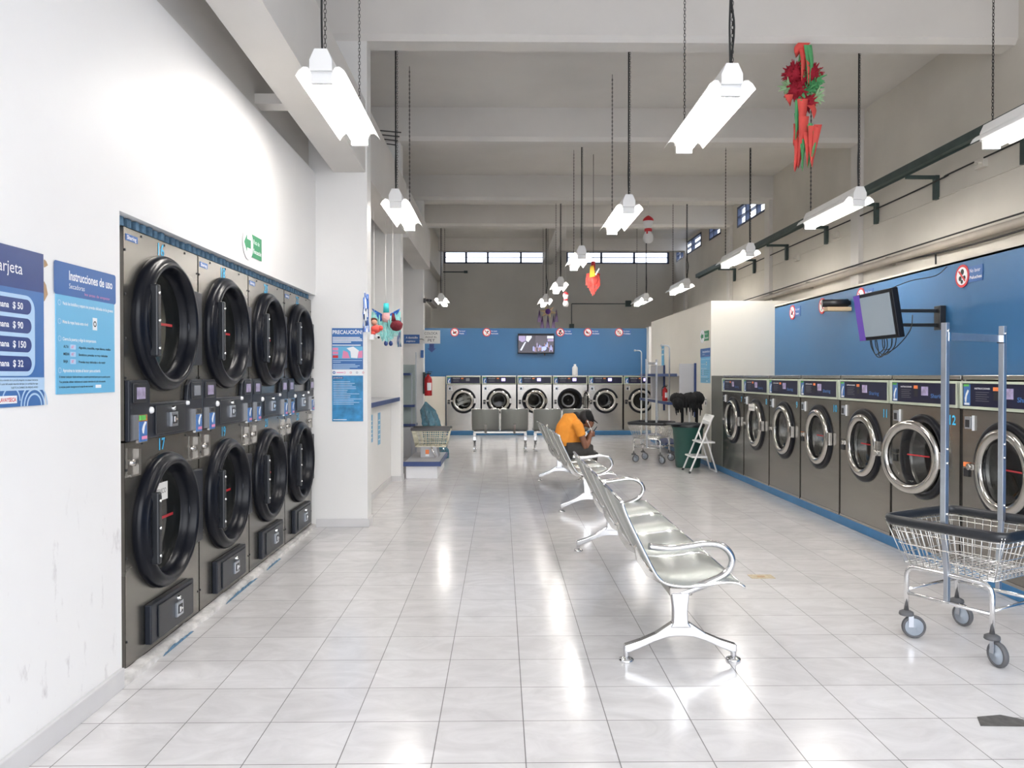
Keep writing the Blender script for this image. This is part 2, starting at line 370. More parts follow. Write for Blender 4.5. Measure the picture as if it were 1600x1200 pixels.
def struct(name, mb, mats, bevel=0.0, parent=None):
    o = part(name, mb, mats, parent, bevel)
    if parent is None: o['kind'] = 'structure'
    return o
def dup(root, loc, rz, label, group=None):
    r_ = root.copy(); COL.objects.link(r_); r_.location = loc; r_.rotation_euler = (0, 0, rz); r_['label'] = label
    if group: r_['group'] = group
    for ch in [x for x in list(COL.objects) if x.parent == root]:
        c = ch.copy(); COL.objects.link(c); c.parent = r_
        for g in [x for x in list(COL.objects) if x.parent == ch]:
            d = g.copy(); COL.objects.link(d); d.parent = c
    return r_
def arc(c, r, a0, a1, n, plane='xz'):
    out = []
    for k in range(n + 1):
        a = a0 + (a1 - a0) * k / n; x, y = r * math.cos(a), r * math.sin(a)
        out.append({'xz': (c[0] + x, c[1], c[2] + y), 'xy': (c[0] + x, c[1] + y, c[2]), 'yz': (c[0], c[1] + x, c[2] + y)}[plane])
    return out
def spline(pts, n=6):
    P_ = [Vector(p) for p in pts]; out = []
    for i in range(len(P_) - 1):
        p0 = P_[max(0, i - 1)]; p1 = P_[i]; p2 = P_[i + 1]; p3 = P_[min(len(P_) - 1, i + 2)]
        for k in range(n):
            t_ = k / n
            out.append(0.5 * ((2 * p1) + (-p0 + p2) * t_ + (2 * p0 - 5 * p1 + 4 * p2 - p3) * t_ ** 2 + (-p0 + 3 * p1 - 3 * p2 + p3) * t_ ** 3))
    out.append(P_[-1]); return out
# ------------------------------------------------------------------ room shell
CZ = 4.77; XR = 4.65; YB = 20.9; Y0 = -1.5
struct('floor', MB().box(-3.7, XR + .1, Y0, YB + .1, -0.12, 0.0), fl)
struct('ceiling', MB().box(-3.7, XR + .1, Y0, YB + .1, CZ, CZ + 0.15), ceil_m)
# left side: near wall with the dryer niche
w = MB(); w.box(-1.86, -1.66, Y0, 3.40, 0, 3.17); w.box(-1.86, -1.66, 3.40, 6.97, 2.078, 3.17)
struct('wall_left', w, scuffed)
# rough lintel edge of the niche, patched with blue tiles
struct('wall_left_upper', MB().box(-1.84, -1.72, Y0, YB, 3.17, CZ), ceil_m)
n_ = MB()
y = 3.42; k = 0
n_.box(-1.84, -1.78, 3.42, 6.9, 2.036, 2.077, 1)
while y < 6.85:
    n_.box(-1.80, -1.695 - random.uniform(0, .012), y, y + 0.038, 2.036, 2.077 - random.uniform(0, .006), 0); y += 0.068; k += 1
struct('trim_13', n_, [kerb_blue_chips, dblue])
struct('baseboard_left', MB().box(-1.66, -1.640, Y0, 3.385, 0, 0.088), base_m, 0.004)
# kerb of rough plaster below the dryers
kb = MB(); pts = []
N = 60; vsx = []
for i in range(N + 1):
    yy = 3.385 + (6.97 - 3.385) * i / N
    a = -1.640 - 0.018 * i / N + random.uniform(-.006, .006); b_ = -1.685 + random.uniform(-.004, .004); zt = 0.028 + random.uniform(-.006, .008)
    vsx += [(-1.72, yy, 0), (a, yy, 0.0), (a - .006, yy, zt * .75), (b_, yy, zt), (-1.72, yy, zt)]
fs = []
for i in range(N):
    for k in range(4): fs.append((i * 5 + k, i * 5 + k + 1, i * 5 + k + 6, i * 5 + k + 5))
kb.add(vsx, fs, 0)
for (ya, yb2) in ((3.75, 4.12), (4.6, 5.2), (5.4, 5.75)):
    q = []; ff = []; M_ = 14
    for i in range(M_ + 1):
        yy = ya + (yb2 - ya) * i / M_; e = math.sin(PI * i / M_) ** .5
        q += [(-1.6445 + .001, yy, 0.004), (-1.6465 - .001, yy, 0.004 + 0.018 * e * random.uniform(.6, 1.1))]
    for i in range(M_): ff.append((2 * i, 2 * i + 1, 2 * i + 3, 2 * i + 2))
    kb.add([(x + 0.014, y_, z) for x, y_, z in q], ff, 1)
struct('trim_1', kb, [rough_plaster, kerb_blue_chips])
# longitudinal beam on the left, in three spans between the piers
def sloped_beam(y0, y1, z0a, z0b, x0=-1.50, x1=-1.215, ztop=3.82):
    m = MB(); m.add([(x0, y0, z0a), (x1, y0, z0a), (x1, y0, ztop), (x0, y0, ztop), (x0, y1, z0b), (x1, y1, z0b), (x1, y1, ztop), (x0, y1, ztop)],
                    [(0, 1, 2, 3), (7, 6, 5, 4), (0, 4, 5, 1), (1, 5, 6, 2), (2, 6, 7, 3), (3, 7, 4, 0)]); return m
struct('trim_2', sloped_beam(Y0, 6.97, 3.42, 3.18), ceil_m)
struct('trim_3', sloped_beam(7.17, 9.98, 3.18, 3.18), ceil_m)
struct('trim_4', sloped_beam(10.23, 13.28, 3.18, 3.18), ceil_m)
struct('trim_5', MB().box(-1.72, -1.46, 5.45, 5.60, 3.26, 3.33), ceil_m)
# piers
struct('wall_pier_near', MB().box(-1.80, -1.20, 6.97, 7.17, 0, CZ), white_wall)
struct('baseboard_pier', MB().box(-1.66, -1.185, 6.955, 6.97, 0, 0.075).box(-1.20, -1.185, 6.97, 7.17, 0, 0.075), base_m, 0.003)
struct('wall_pier_middle', MB().box(-3.6, -1.29, 9.98, 10.23, 0, 3.5).box(-1.72, -1.29, 9.98, 10.23, 3.5, CZ), white_wall)
struct('baseboard_pier_middle', MB().box(-1.42, -1.278, 9.965, 9.98, 0, 0.07).box(-1.29, -1.278, 9.98, 10.23, 0, 0.07), base_m)
struct('wall_pier_far', MB().box(-3.6, -1.33, 13.28, 13.5, 0, 3.5).box(-1.72, -1.33, 13.28, 13.5, 3.5, CZ), white_wall)
# side room behind the service hatch
struct('wall_hatch', MB().box(-1.54, -1.42, 7.17, 9.98, 0, 1.045), white_wall)
struct('baseboard_hatch', MB().box(-1.42, -1.408, 7.17, 9.965, 0, 0.07), base_m)
struct('wall_side_room', MB().box(-3.7, -3.6, 7.17, 13.5, 0, 3.5).box(-3.7, -1.86, 7.0, 7.17, 0, 3.5), white_wall)
struct('ceiling_side_room', MB().box(-3.7, -1.72, 7.0, 13.5, 3.42, 3.5), ceil_m)
struct('wall_left_far', MB().box(-2.0, -1.9, 13.5, YB, 0, 3.3), dim_wall)
struct('trim_6', MB().box(-2.0, -1.56, 13.5, YB, 3.9, CZ), dim_wall)
# right side
W3 = [(13.55, 15.2, 4.26, 4.66), (16.35, 17.25, 4.37, 4.70), (17.95, 20.5, 4.37, 4.70)]
w = MB(); yp = Y0
for (a, b2, z0, z1) in W3:
    w.box(XR, XR + .12, yp, a, 0, CZ); w.box(XR, XR + .12, a, b2, 0, z0); w.box(XR, XR + .12, a, b2, z1, CZ); yp = b2
w.box(XR, XR + .12, yp, YB, 0, CZ)
struct('wall_right', w, cream)
struct('trim_7', MB().box(XR - .012, XR, Y0, 15.5, 3.235, 3.25), cream)
struct('wall_right_blue', MB().box(4.06, 4.14, Y0, 11.44, 0, 2.38), blue_wall)
struct('trim_8', MB().box(4.06, XR, Y0, 11.44, 2.36, 2.40), cream)
# restroom box
w = MB(); w.box(3.11, 3.23, 11.44, 16.0, 0, 2.45); w.box(3.23, XR, 11.44, 11.56, 0, 2.45); w.box(3.23, XR, 15.88, 16.0, 0, 2.45); w.box(3.11, XR, 11.44, 16.0, 2.45, 2.47)
struct('wall_partition', w, box_wall)
struct('baseboard_partition', MB().box(3.098, 3.11, 11.44, 16.0, 0, 0.07), blue_kerb)
# back
WB = [(-1.54, 1.38), (1.76, 4.54)]
w = MB(); w.box(-2.0, XR, YB, YB + .12, 0, 4.38); w.box(-2.0, XR, YB, YB + .12, 4.72, CZ)
xp = -2.0
for a, b2 in WB: w.box(xp, a, YB, YB + .12, 4.38, 4.72); xp = b2
w.box(xp, XR, YB, YB + .12, 4.38, 4.72)
struct('wall_back', w, dim_wall)
struct('wall_back_blue', MB().box(-1.83, 3.5, 18.6, 18.7, 0, 2.5), blue_wall)
struct('wall_back_jamb', MB().box(3.5, 3.68, 18.3, 18.7, 0, 2.52).box(3.68, 3.76, 16.0, 18.7, 0, 2.52).box(-1.9, -1.83, 18.5, 18.7, 0, 2.5), white_wall)
struct('wall_back_filler', MB().box(-1.9, -1.285, 17.85, 17.93, 0, 1.34), box_wall)
struct('trim_9', MB().box(-1.9, 3.68, 17.70, 18.6, 0, 0.10), blue_kerb, 0.01)
struct('trim_10', MB().box(3.105, 4.06, 3.2, 11.44, 0, 0.078), blue_kerb, 0.006)
# ceiling beams
for i, (a, b2, z) in enumerate(((6.93, 7.17, 4.35), (9.88, 10.15, 4.35), (13.2, 13.48, 4.35), (15.5, 15.75, 4.35), (19.25, 19.5, 4.47))):
    m = MB(); pr = [(a, CZ), (a, z + .05), (a + .04, z), (b2, z), (b2, CZ)] if i < 4 else [(a, CZ), (a, z), (b2, z), (b2, CZ)]
    m.prism(pr, 'x', -1.72, XR)
    if i > 0: m.box(XR - .06, XR, a + .02, b2 - .02, 2.4, CZ)
    struct('trim_%d' % (20 + i), m, ceil_m)
struct('trim_25', MB().box(1.11, 1.35, 15.75, YB, 4.35, CZ), ceil_m)
# windows
wi = 1
def window(name, horiz, a, b2, z0, z1, fixed, divs):
    f = MB(); t_ = 0.05; d0, d1 = fixed - .01, fixed + .07
    def bx(p0, p1, q0, q1):
        if horiz: f.box(p0, p1, d0, d1, q0, q1)
        else: f.box(d0, d1, p0, p1, q0, q1)
    bx(a, b2, z0, z0 + t_ * .7); bx(a, b2, z1 - t_ * .8, z1); bx(a, a + t_, z0, z1); bx(b2 - t_, b2, z0, z1)
    for dv in divs: x_ = a + (b2 - a) * dv; bx(x_ - t_ * .55, x_ + t_ * .55, z0, z1)
    bx(a, b2, (z0 + z1) / 2 - .006, (z0 + z1) / 2 + .006)
    o = struct(name, f, P('blue_grey_window_frame', (0.05, 0.07, 0.13), 0.5) if 'blue_grey_window_frame' not in MATS else MATS['blue_grey_window_frame'])
    g = MB()
    if horiz: g.box(a + .01, b2 - .01, fixed + .03, fixed + .034, z0 + .01, z1 - .01)
    else: g.box(fixed + .03, fixed + .034, a + .01, b2 - .01, z0 + .01, z1 - .01)
    part('window_pane', g, win_glass, o)
window('window_1', True, -1.54, 1.38, 4.38, 4.72, YB, (.205, .405, .71))
window('window_2', True, 1.76, 4.54, 4.38, 4.72, YB, (.34, .66))
for i, (a, b2, z0, z1) in enumerate(reversed(W3)): window('window_%d' % (3 + i), False, a, b2, z0, z1, XR, ((.35, .8), (.6,), (.3, .68))[i])

# ------------------------------------------------------------------ fluorescent fixtures
def make_fixture():
    r_ = thing('fluorescent_light', '', 'ceiling light'); L = 1.22
    part('housing', MB().prism([(-.062, 0.005), (-.062, .065), (-.035, .125), (.035, .125), (.062, .065), (.062, 0.005)], 'y', 0.0, L), enamel, r_, 0.002)
    rf = MB()
    pr = [(.055, .0), (.075, .028), (.10, .030), (.125, .010), (.142, -.018)]
    for s_ in (-1, 1):
        o_ = [(s_ * x, z) for x, z in pr]; o_ += [(s_ * x, z + .004) for x, z in reversed(pr)]
        rf.prism(o_, 'y', 0.02, L - .02)
    rf.box(-.06, .06, .02, L - .02, -.004, .004)
    part('reflector', rf, enamel, r_)
    for s_ in (-1, 1):
        tb = MB(); tb.tube([(s_ * .035, .05, -.03), (s_ * .035, L - .05, -.03)], .0165, n=8)
        part('tube', tb, tube_m, r_)
    for yy in (.02, L - .05): part('socket', MB().box(-.058, .058, yy, yy + .03, -.058, 0.0), enamel, r_, 0.002)
    return r_
fx = make_fixture()
hang = {}
FX = [(-.99, 4.28, 3.03, 'left row, nearest, in front of the white beam'), (-1.01, 7.42, 3.02, 'left row, second, before the service hatch'), (-1.29, 16.6, 3.0, 'left row, last, small warm-looking one by the far left'),
      (1.335, 4.47, 3.04, 'middle row, nearest and largest'), (1.26, 7.62, 3.02, 'middle row, second from the camera'), (1.10, 10.56, 3.01, 'middle row, third, beside the red piñata'), (1.06, 13.8, 3.0, 'middle row, fourth, over the small snowman'), (.97, 16.7, 3.0, 'middle row, last, above the purple star'),
      (3.49, 4.30, 3.03, 'right row, nearest, cut by the photo edge'), (3.385, 7.27, 3.02, 'right row, second, under the green rail'), (3.33, 10.3, 3.01, 'right row, third from the camera'), (3.37, 14.0, 3.0, 'right row, fourth, above the ivory partition'), (3.10, 16.5, 3.0, 'right row, farthest and smallest')]
for i, (x, y, z, lb) in enumerate(FX):
    lab = 'lit white twin-tube fluorescent light, ' + lb
    if i == 0: f_ = fx; f_.location = (x, y, z); f_['label'] = lab; f_['group'] = 'hanging fluorescent lights'
    else: f_ = dup(fx, (x, y, z), 0, lab, 'hanging fluorescent lights')
    H = CZ - z
    c = MB(); dx = random.uniform(-.02, .02)
    c.tube(spline([(0.0, .04, .12), (.012 + dx, .045, .35), (0, .04, .6), (0.0, .04, H * .8), (0.0, .04, H)], 5), .006 if y < 6 else .0075, 6)
    part('power_cord', c, cable_m, f_)
    for yy in ((.05, 1.17) if y < 6 else (1.17,)):
        ch = MB(); zz = .10 if yy > 1 else .125; r0 = .0035; k = 0; xo = .014 if yy < 1 else 0
        if y < 6:
            while zz < H - .02:
                if k % 2: p_ = [(xo + .007 * math.cos(a * PI / 4), yy, zz + .014 + .015 * math.sin(a * PI / 4)) for a in range(8)]
                else: p_ = [(xo, yy + .007 * math.cos(a * PI / 4), zz + .014 + .015 * math.sin(a * PI / 4)) for a in range(8)]
                ch.tube(p_, .0022, 4, closed=True); zz += .0235; k += 1
            ch.tube([(xo, yy, H - .03), (xo, yy, H)], .003, 4)
        else: ch.tube([(xo, yy, zz - .03), (xo, yy, H)], .0042, 4)
        part('chain', ch, chain_m, f_)

# ------------------------------------------------------------------ stacked dryers (local: front faces -y, x right, z up)
DW = 0.8625
def door_ring(cx, cz, R=0.335):
    m = MB()
    prof = [(R, 0.0), (R + .004, -.015), (R - .002, -.035), (R - .012, -.046), (R - .022, -.048), (R - .026, -.060), (R - .036, -.068), (R - .050, -.067), (R - .058, -.058), (R - .066, -.02), (R - .072, .01), (R - .078, .014), (R - .080, .030), (R - .082, .04)]
    m.lathe(prof, (cx, 0, cz), 'y', 56); return m
def make_dryer(nums, paper_on=False):
    D = 1.0; r_ = thing('stacked_dryer', '', 'dryer')
    cx = DW * .5 - .02 - DW / 2
    body = MB().box(-DW / 2 + .003, DW / 2 - .003, 0.075, D, 0.0, 2.0)
    part('cabinet', body, steel_d, r_, 0.004)
    for (z0, z1, nm) in ((1.03, 2.005, 0), (0.0, 1.028, 1)):
        a_, b_ = -DW / 2 + .004, DW / 2 - .004; fp = MB().holed(a_, b_, z0 + .002, z1, cx, (1.59, .61)[nm], .31, -.012).box(a_, a_ + .004, -.012, .075, z0 + .002, z1).box(b_ - .004, b_, -.012, .075, z0 + .002, z1).box(a_, b_, -.012, .075, z1 - .003, z1).box(a_, b_, -.012, .075, z0 + .002, z0 + .005)
        fpo = part('front_panel', fp, steel_d, r_)
        sc = MB()
        for zz in ([1.32, 1.5, 1.7, 1.9] if nm == 0 else [.12, .5, .9]):
            for xx in (-DW / 2 + .018, DW / 2 - .018): sc.lathe([(0.0001, -.004), (.006, -.003), (.006, 0)], (xx, -.012, zz), 'y', 8)
        for xx in (-.25, .0, .25): sc.lathe([(0.0001, -.004), (.006, -.003), (.006, 0)], (xx, -.012, z1 - .018), 'y', 8)
        part('screws', sc, blk, fpo)
    for k, cz in enumerate((1.59, .61)):
        d = part('door', door_ring(cx, cz), blk_gloss, r_)
        for v in d.data.vertices: v.co.y -= .010
        g = MB(); g.disc(cx, cz, .262, .010, 0, 48); part('door_glass', g, glass_dark, d)
        hp = MB()   # hinge plate running from the ring to the right edge
        pts = [(cx + .268, cz + .19), (cx + .30, cz + .205), (DW / 2 - .006, cz + .20), (DW / 2 - .006, cz - .20), (cx + .30, cz - .205), (cx + .268, cz - .19)]
        hp.prism(pts, 'y', -.038, -.012); part('hinge_plate', hp, slate, d, 0.006)
        h = MB(); h.box(cx - .270, cx - .232, -.105, -.065, cz - .17, cz + .17)
        h.prism([(cx - .232, cz - .165), (cx - .232, cz + .165), (cx - .205, cz + .15), (cx - .205, cz - .15)], 'y', -.095, -.075)
        part('handle', h, blk, d, 0.008)
        s_ = MB()
        for zz in (-.13, 0, .13): s_.lathe([(0.0001, -.007), (.006, -.005), (.007, 0)], (cx - .251, -.105, cz + zz), 'y', 10)
        part('handle_screws', s_, chrome, d)
        rs = MB().box(cx - .17, cx + .15, .0055, .0095, cz - .006, cz + .007); part('red_strip', rs, red_t, d)
    # control strip
    cs = MB()
    X0, X1 = -DW / 2 + .006, DW / 2 - .006
    cs.prism([(X0, 1.03), (X1, 1.03), (X1, 1.31), (X1 - .15, 1.31), (X1 - .185, 1.28), (X1 - .20, 1.20), (X0 + .21, 1.20), (X0 + .21, 1.285), (X0 + .185, 1.31), (X0, 1.31)], 'y', -.035, -.012)
    c = part('control_strip', cs, slate, r_, 0.006)
    part('card_panel', MB().box(X0 + .26, X1 - .24, -.041, -.035, 1.045, 1.185), blk, c, 0.003)
    for (xx, mt) in ((X0 + .10, lcd_pink), (X1 - .085, lcd_off if nums[0] == '16' else lcd_pink)):
        part('bezel', MB().box(xx - .07, xx + .065, -.042, -.035, 1.205, 1.295), blk, c, 0.005)
        part('display', MB().box(xx - .042, xx + .038, -.045, -.041, 1.222, 1.276), mt, c)
        k_ = MB(); k_.box(xx - .045, xx + .045, -.050, -.035, 1.02, 1.15, 0); k_.box(xx - .038, xx + .038, -.052, -.050, 1.025, 1.118, 1)
        k_.box(xx - .03, xx + .02, -.054, -.050, 1.124, 1.146, 2)
        k_.poly([(xx - .012, 1.065), (xx + .0, 1.06), (xx + .012, 1.095), (xx + .028, 1.112), (xx + .012, 1.118), (xx - .008, 1.10), (xx - .018, 1.082)], -.0535, 3)
        k_.rect(xx - .02, xx + .034, 1.035, 1.05, -.0535, 4)
        part('card_reader', k_, [chrome, mblue, green_lbl if (xx < 0 and nums[0] == '16') else blk, wprint, pink], c)
    part('button', MB().lathe([(0.0001, -.014), (.012, -.012), (.016, -.006), (.017, 0)], (X0 + .215, -.035, 1.165), 'y', 14), white_p, c)
    part('button', MB().lathe([(0.0001, -.014), (.010, -.012), (.012, 0)], (X1 - .21, -.035, 1.185), 'y', 14), white_p, c)
    def coin(x, z, y, sc_=1.0, par=None):
        q = MB(); q.box(x - .04 * sc_, x + .04 * sc_, y - .012, y, z - .036 * sc_, z + .036 * sc_, 0); q.box(x - .024 * sc_, x + .024 * sc_, y - .015, y - .012, z - .022 * sc_, z + .022 * sc_, 1)
        q.box(x - .018 * sc_, x - .004 * sc_, y - .02, y - .015, z - .014 * sc_, z + .014 * sc_, 2); q.box(x + .003 * sc_, x + .018 * sc_, y - .02, y - .015, z - .006 * sc_, z + .006 * sc_, 2)
        q.lathe([(0.0001, y - .016), (.010 * sc_, y - .014), (.012 * sc_, y)], (x + .0, 0, z + .055 * sc_), 'y', 12, 2)
        part('coin_lock', q, [galv, blk, chrome], par, 0.001)
    coin(cx + .04, 1.11, -.041, 1.0, c)
    # recessed lock boxes beside the lower door
    for xx in (X0 + .075, X1 - .075):
        q = MB(); q.box(xx - .055, xx + .055, -.016, -.012, .865, 1.0, 0); q.box(xx + .025, xx + .048, -.030, -.012, .875, .99, 1); q.box(xx - .05, xx + .045, -.03, -.012, .868, .876, 1)
        q.lathe([(0.0001, -.036), (.014, -.034), (.018, -.016)], (xx - .02, 0, .93), 'y', 14, 1); part('lock_box', q, [steel, steel_l], r_)
    lt = MB(); lt.box(cx - .22, cx + .29, -.045, -.012, .045, .235); l_ = part('lint_door', lt, slate, r_, 0.006)
    part('lint_panel', MB().box(cx - .15, cx + .26, -.052, -.045, .06, .215), blk, l_, 0.003)
    coin(cx + .07, .135, -.052, 1.0, l_)
    nm = MB(); nm.text(nums[0], cx - .02, 1.928, .062, -.0135, 0, True, 'c')
    part('number', nm, cyan_n, r_, label='number %s in cyan' % nums[0])
    nm = MB(); nm.text(nums[1], cx - .02, .962, .058, -.0135, 0, True, 'c'); part('number', nm, cyan_n, r_, label='number %s in cyan' % nums[1])
    tx = MB(); tx.box(X0 + .02, X0 + .135, -.014, -.012, 1.945, 1.975, 0); tx.text('Sharing', X0 + .03, 1.952, .018, -.0145, 1, True, w=.09)
    part('name_plate', tx, [sblue, wprint], r_)
    if paper_on:
        q = MB(); q.box(cx - .19, cx + .08, .003, .005, .70, .79, 0); q.text('FUERA DE SERVICIO', cx - .18, .735, .026, .0025, 1, False, w=.24)
        o = part('paper_note', q, [paper, ink], r_, label='taped white out of order paper')
    return r_
XD = -1.70
for i, nn in enumerate((('16', '17'), ('18', '19'), ('20', '21'), ('22', '23'))):
    d_ = make_dryer(nn, i == 0)
    d_.location = (XD - .012, 3.51 + DW * (i + .5), .03); d_.rotation_euler = (0, 0, PI / 2)
    d_['label'] = 'stainless stacked dryer numbered %s over %s, %s' % (nn[0], nn[1], ('nearest on the left wall', 'second on the left wall', 'third on the left wall', 'last on the left, against the pier')[i])
    d_['group'] = 'stacked dryers in the left wall'

# ------------------------------------------------------------------ washers
def make_washer(Wd, num, lit, ajar=False, opened=False, note=False, R=0.315, Hh=1.285, D=.88, front=steel):
    """front at y=0 facing -y, standing at z=0"""
    r_ = thing('front_load_washer', '', 'washing machine'); h = Wd / 2; cz = .685; hw = h - .014
    body = MB(); body.box(-hw, -hw + .01, 0.012, D, 0, Hh - .03).box(hw - .01, hw, 0.012, D, 0, Hh - .03).box(-hw + .01, hw - .01, D - .01, D, 0, Hh - .03).box(-hw, hw, 0.0, D, Hh - .03, Hh)
    body.box(-hw + .01, hw - .01, .012, D, 0, .02)
    part('cabinet', body, steel_l, r_, 0.003)
    fp = MB(); fp.holed(-hw, hw, .004, 1.055, 0, cz, R - .02, 0.0); fp.holed(-hw, hw, .004, 1.055, 0, cz, R - .02, 0.011)
    fp.box(-hw, -hw + .004, 0, .011, .004, 1.055).box(hw - .004, hw, 0, .011, .004, 1.055)
    part('front_panel', fp, front, r_)
    part('base_plate', MB().box(-hw, hw, -.004, .02, 0, .02), steel_l, r_)
    fr = MB(); z0, z1 = 1.062, 1.245
    fr.box(-hw, hw, -.022, .0, z0, z0 + .018).box(-hw, hw, -.022, .0, z1 - .014, z1).box(-hw, -hw + .02, -.022, .0, z0 + .018, z1 - .014).box(hw - .02, hw, -.022, .0, z0 + .018, z1 - .014)
    fr_o = part('panel_frame', fr, cream_trim, r_, 0.003)
    cp = MB(); cp.box(-hw + .02, hw - .02, -.012, 0, z0 + .018, z1 - .014, 0)
    a = -hw + .03; y_ = -.0125
    cp.rect(a, a + .075, z0 + .024, z1 - .02, y_, 1); cp.rect(a, a + .06, z1 - .035, z1 - .02, y_ - .0004, 6)
    cp.poly([(a + .018, z0 + .045), (a + .03, z0 + .04), (a + .038, z0 + .085), (a + .06, z0 + .12), (a + .045, z0 + .128), (a + .024, z0 + .10), (a + .014, z0 + .07)], y_ - .0004, 2)
    cp.rect(a + .01, a + .065, z0 + .026, z0 + .04, y_ - .0004, 2)
    c1 = a + .12
    cp.text('INSTRUCCIONES', c1, z1 - .052, .011, y_, 2, True, w=.16)
    for k in range(5): cp.rect(c1 + .01, c1 + .15 - .02 * (k % 2), z1 - .072 - .014 * k, z1 - .0695 - .014 * k, y_, 3)
    cp.rect(c1 + .19, c1 + .245, z1 - .06, z1 - .036, y_, 4); cp.rect(c1 + .195, c1 + .245, z1 - .12, z1 - .064, y_, 5)
    part('control_panel', cp, [navy_panel, mblue, wprint, lcd_off, orange, blk, green_lbl], fr_o)
    lx = c1 + .30
    part('display', MB().box(lx, lx + .085, -.0155, -.012, z0 + .075, z0 + .14), lcd if lit == 2 else (lcd_dim if lit == 1 else lcd_off), fr_o)
    if num: part('brand_lettering', MB().text('Sharing', lx + .12, z0 + .06, .03, -.0125, 0, True, w=.17), cyan_n if False else MATS['mid_blue_print'], fr_o)
    if num: part('number', MB().text(num, hw - .085, .945, .066, -.0015, 0, True, 'c'), cyan_n, r_, label='number %s in cyan' % num)
    q = MB(); q.box(-hw + .05, -hw + .115, -.018, 0, .93, 1.01, 0); q.box(-hw + .062, -hw + .103, -.021, -.018, .94, .99, 1); q.box(-hw + .125, -hw + .133, -.014, 0, .92, 1.02, 2)
    part('coin_lock', q, [galv, blk, wprint], r_, 0.001)
    part('emergency_switch', MB().box(-hw + .03, -hw + .085, -.01, 0, cz - .075, cz - .02, 0).box(-hw + .03, -hw + .085, -.012, 0, cz - .01, cz + .02, 1), [blk, orange if num in ('13', '10') else dark_in], r_)
    gk = MB(); gk.lathe([(R, 0), (R, -.012), (R - .012, -.02), (R - .05, -.02), (R - .06, -.005), (R - .06, .03)], (0, 0, cz), 'y', 48)
    part('gasket', gk, blk_gloss, r_)
    dr = MB(); rr = R - .075
    prof = [(R - .06, .03), (rr, .05), (rr, .12), (rr - .012, .13), (rr - .012, .15), (rr, .16), (rr, .24), (rr - .014, .255), (rr, .27), (rr, .36), (rr - .012, .375), (rr, .39), (rr, .5), (rr - .05, .53), (.075, .53), (.07, .50), (0.0001, .49)]
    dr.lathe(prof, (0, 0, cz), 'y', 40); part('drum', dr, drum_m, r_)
    # door
    dm = MB(); Q = R - .045
    dm.lathe([(Q, -.014), (Q, -.028), (Q - .008, -.042), (Q - .03, -.05), (Q - .055, -.046), (Q - .066, -.034), (Q - .07, -.02), (Q - .062, -.012), (Q, -.014)], (0, 0, 0), 'y', 56)
    g = MB(); Gr = Q - .068
    g.lathe([(Gr, -.022), (Gr - .006, -.008), (Gr - .02, .004), (Gr - .07, .010), (0.0001, .012)], (0, 0, 0), 'y', 48)
    hd = MB(); hd.box(-Q - .06, -Q + .012, -.05, -.018, -.02, .02, 0); hd.tube([(-Q - .03, -.06, 0), (-Q - .03, -.03, 0)], .022, 10, 0)
    hg = MB(); hg.box(Q - .01, Q + .045, -.035, -.004, -.06, .06)
    dob = part('door', dm, door_chrome, r_); sub_ = [part('door_glass', g, door_glass, dob), part('handle', hd, castalu if False else steel_l, dob, 0.006), part('hinge', hg, steel_l, dob, 0.004)]
    if num in ('13', '12', '11', '10'):
        rs = MB().box(-.04, .16, -.006, -.002, .01, .020); part('red_strip', rs, red_t, dob)
    if note:
        q = MB(); q.box(-.11, .11, -.056, -.053, .17, .25, 0); q.text('FUERA DE SERVICIO', -.09, .20, .018, -.0565, 1, False, w=.18); part('paper_note', q, [paper, ink], dob)
    dob.location = (0, 0, cz)
    if ajar or opened:
        an = -(0.30 if ajar else 2.5)      # swings about the hinge at the right
        if opened: an = -1.75
        hx = Q + .03; R_ = Matrix.Rotation(-an, 4, 'Z')
        dob.matrix_basis = Matrix.Translation((0, 0, cz)) @ Matrix.Translation((hx, -.01, 0)) @ Matrix.Rotation(-an, 4, 'Z') @ Matrix.Translation((-hx, .01, 0))
    return r_
PW = .9375
names = ['13', '12', '11', '10', '9', '8', '7']
for i, nn in enumerate(names):
    w_ = make_washer(PW, nn, 1, ajar=(nn == '12'), note=(nn == '8'))
    w_.location = (3.112, 4.25 + PW * (i + .5) + .003, .078); w_.rotation_euler = (0, 0, -PI / 2)
    w_['label'] = 'stainless front-load washer %s' % ('at the right edge, behind the near cart', 'numbered 12, its round door slightly open', 'numbered 11 on the right, third from the photo edge', 'on the right, fourth from the photo edge', 'on the right, third from the grey end panel', 'on the right with a white note on its door', 'on the right beside the grey end panel')[i]
    w_['group'] = 'washers along the right wall'
part('end_panel', MB().box(3.112, 4.0, 10.86, 11.42, 0.08, 1.36), P('grey_sheet_metal', (0.20, 0.20, 0.18), 0.45, 0.5), None, 0.004)
tag(bpy.data.objects['end_panel'], 'plain grey metal panel closing the gap between last right washer and ivory partition', 'panel')
BW = .815
bl = ['at the far left of the back row, white clothes inside', 'second from left in the back row', 'third in the back row, below the television', 'fourth in the back row, its door wide open', 'fifth in the back row, behind the open door', 'last at the right of the back row, behind the rack']
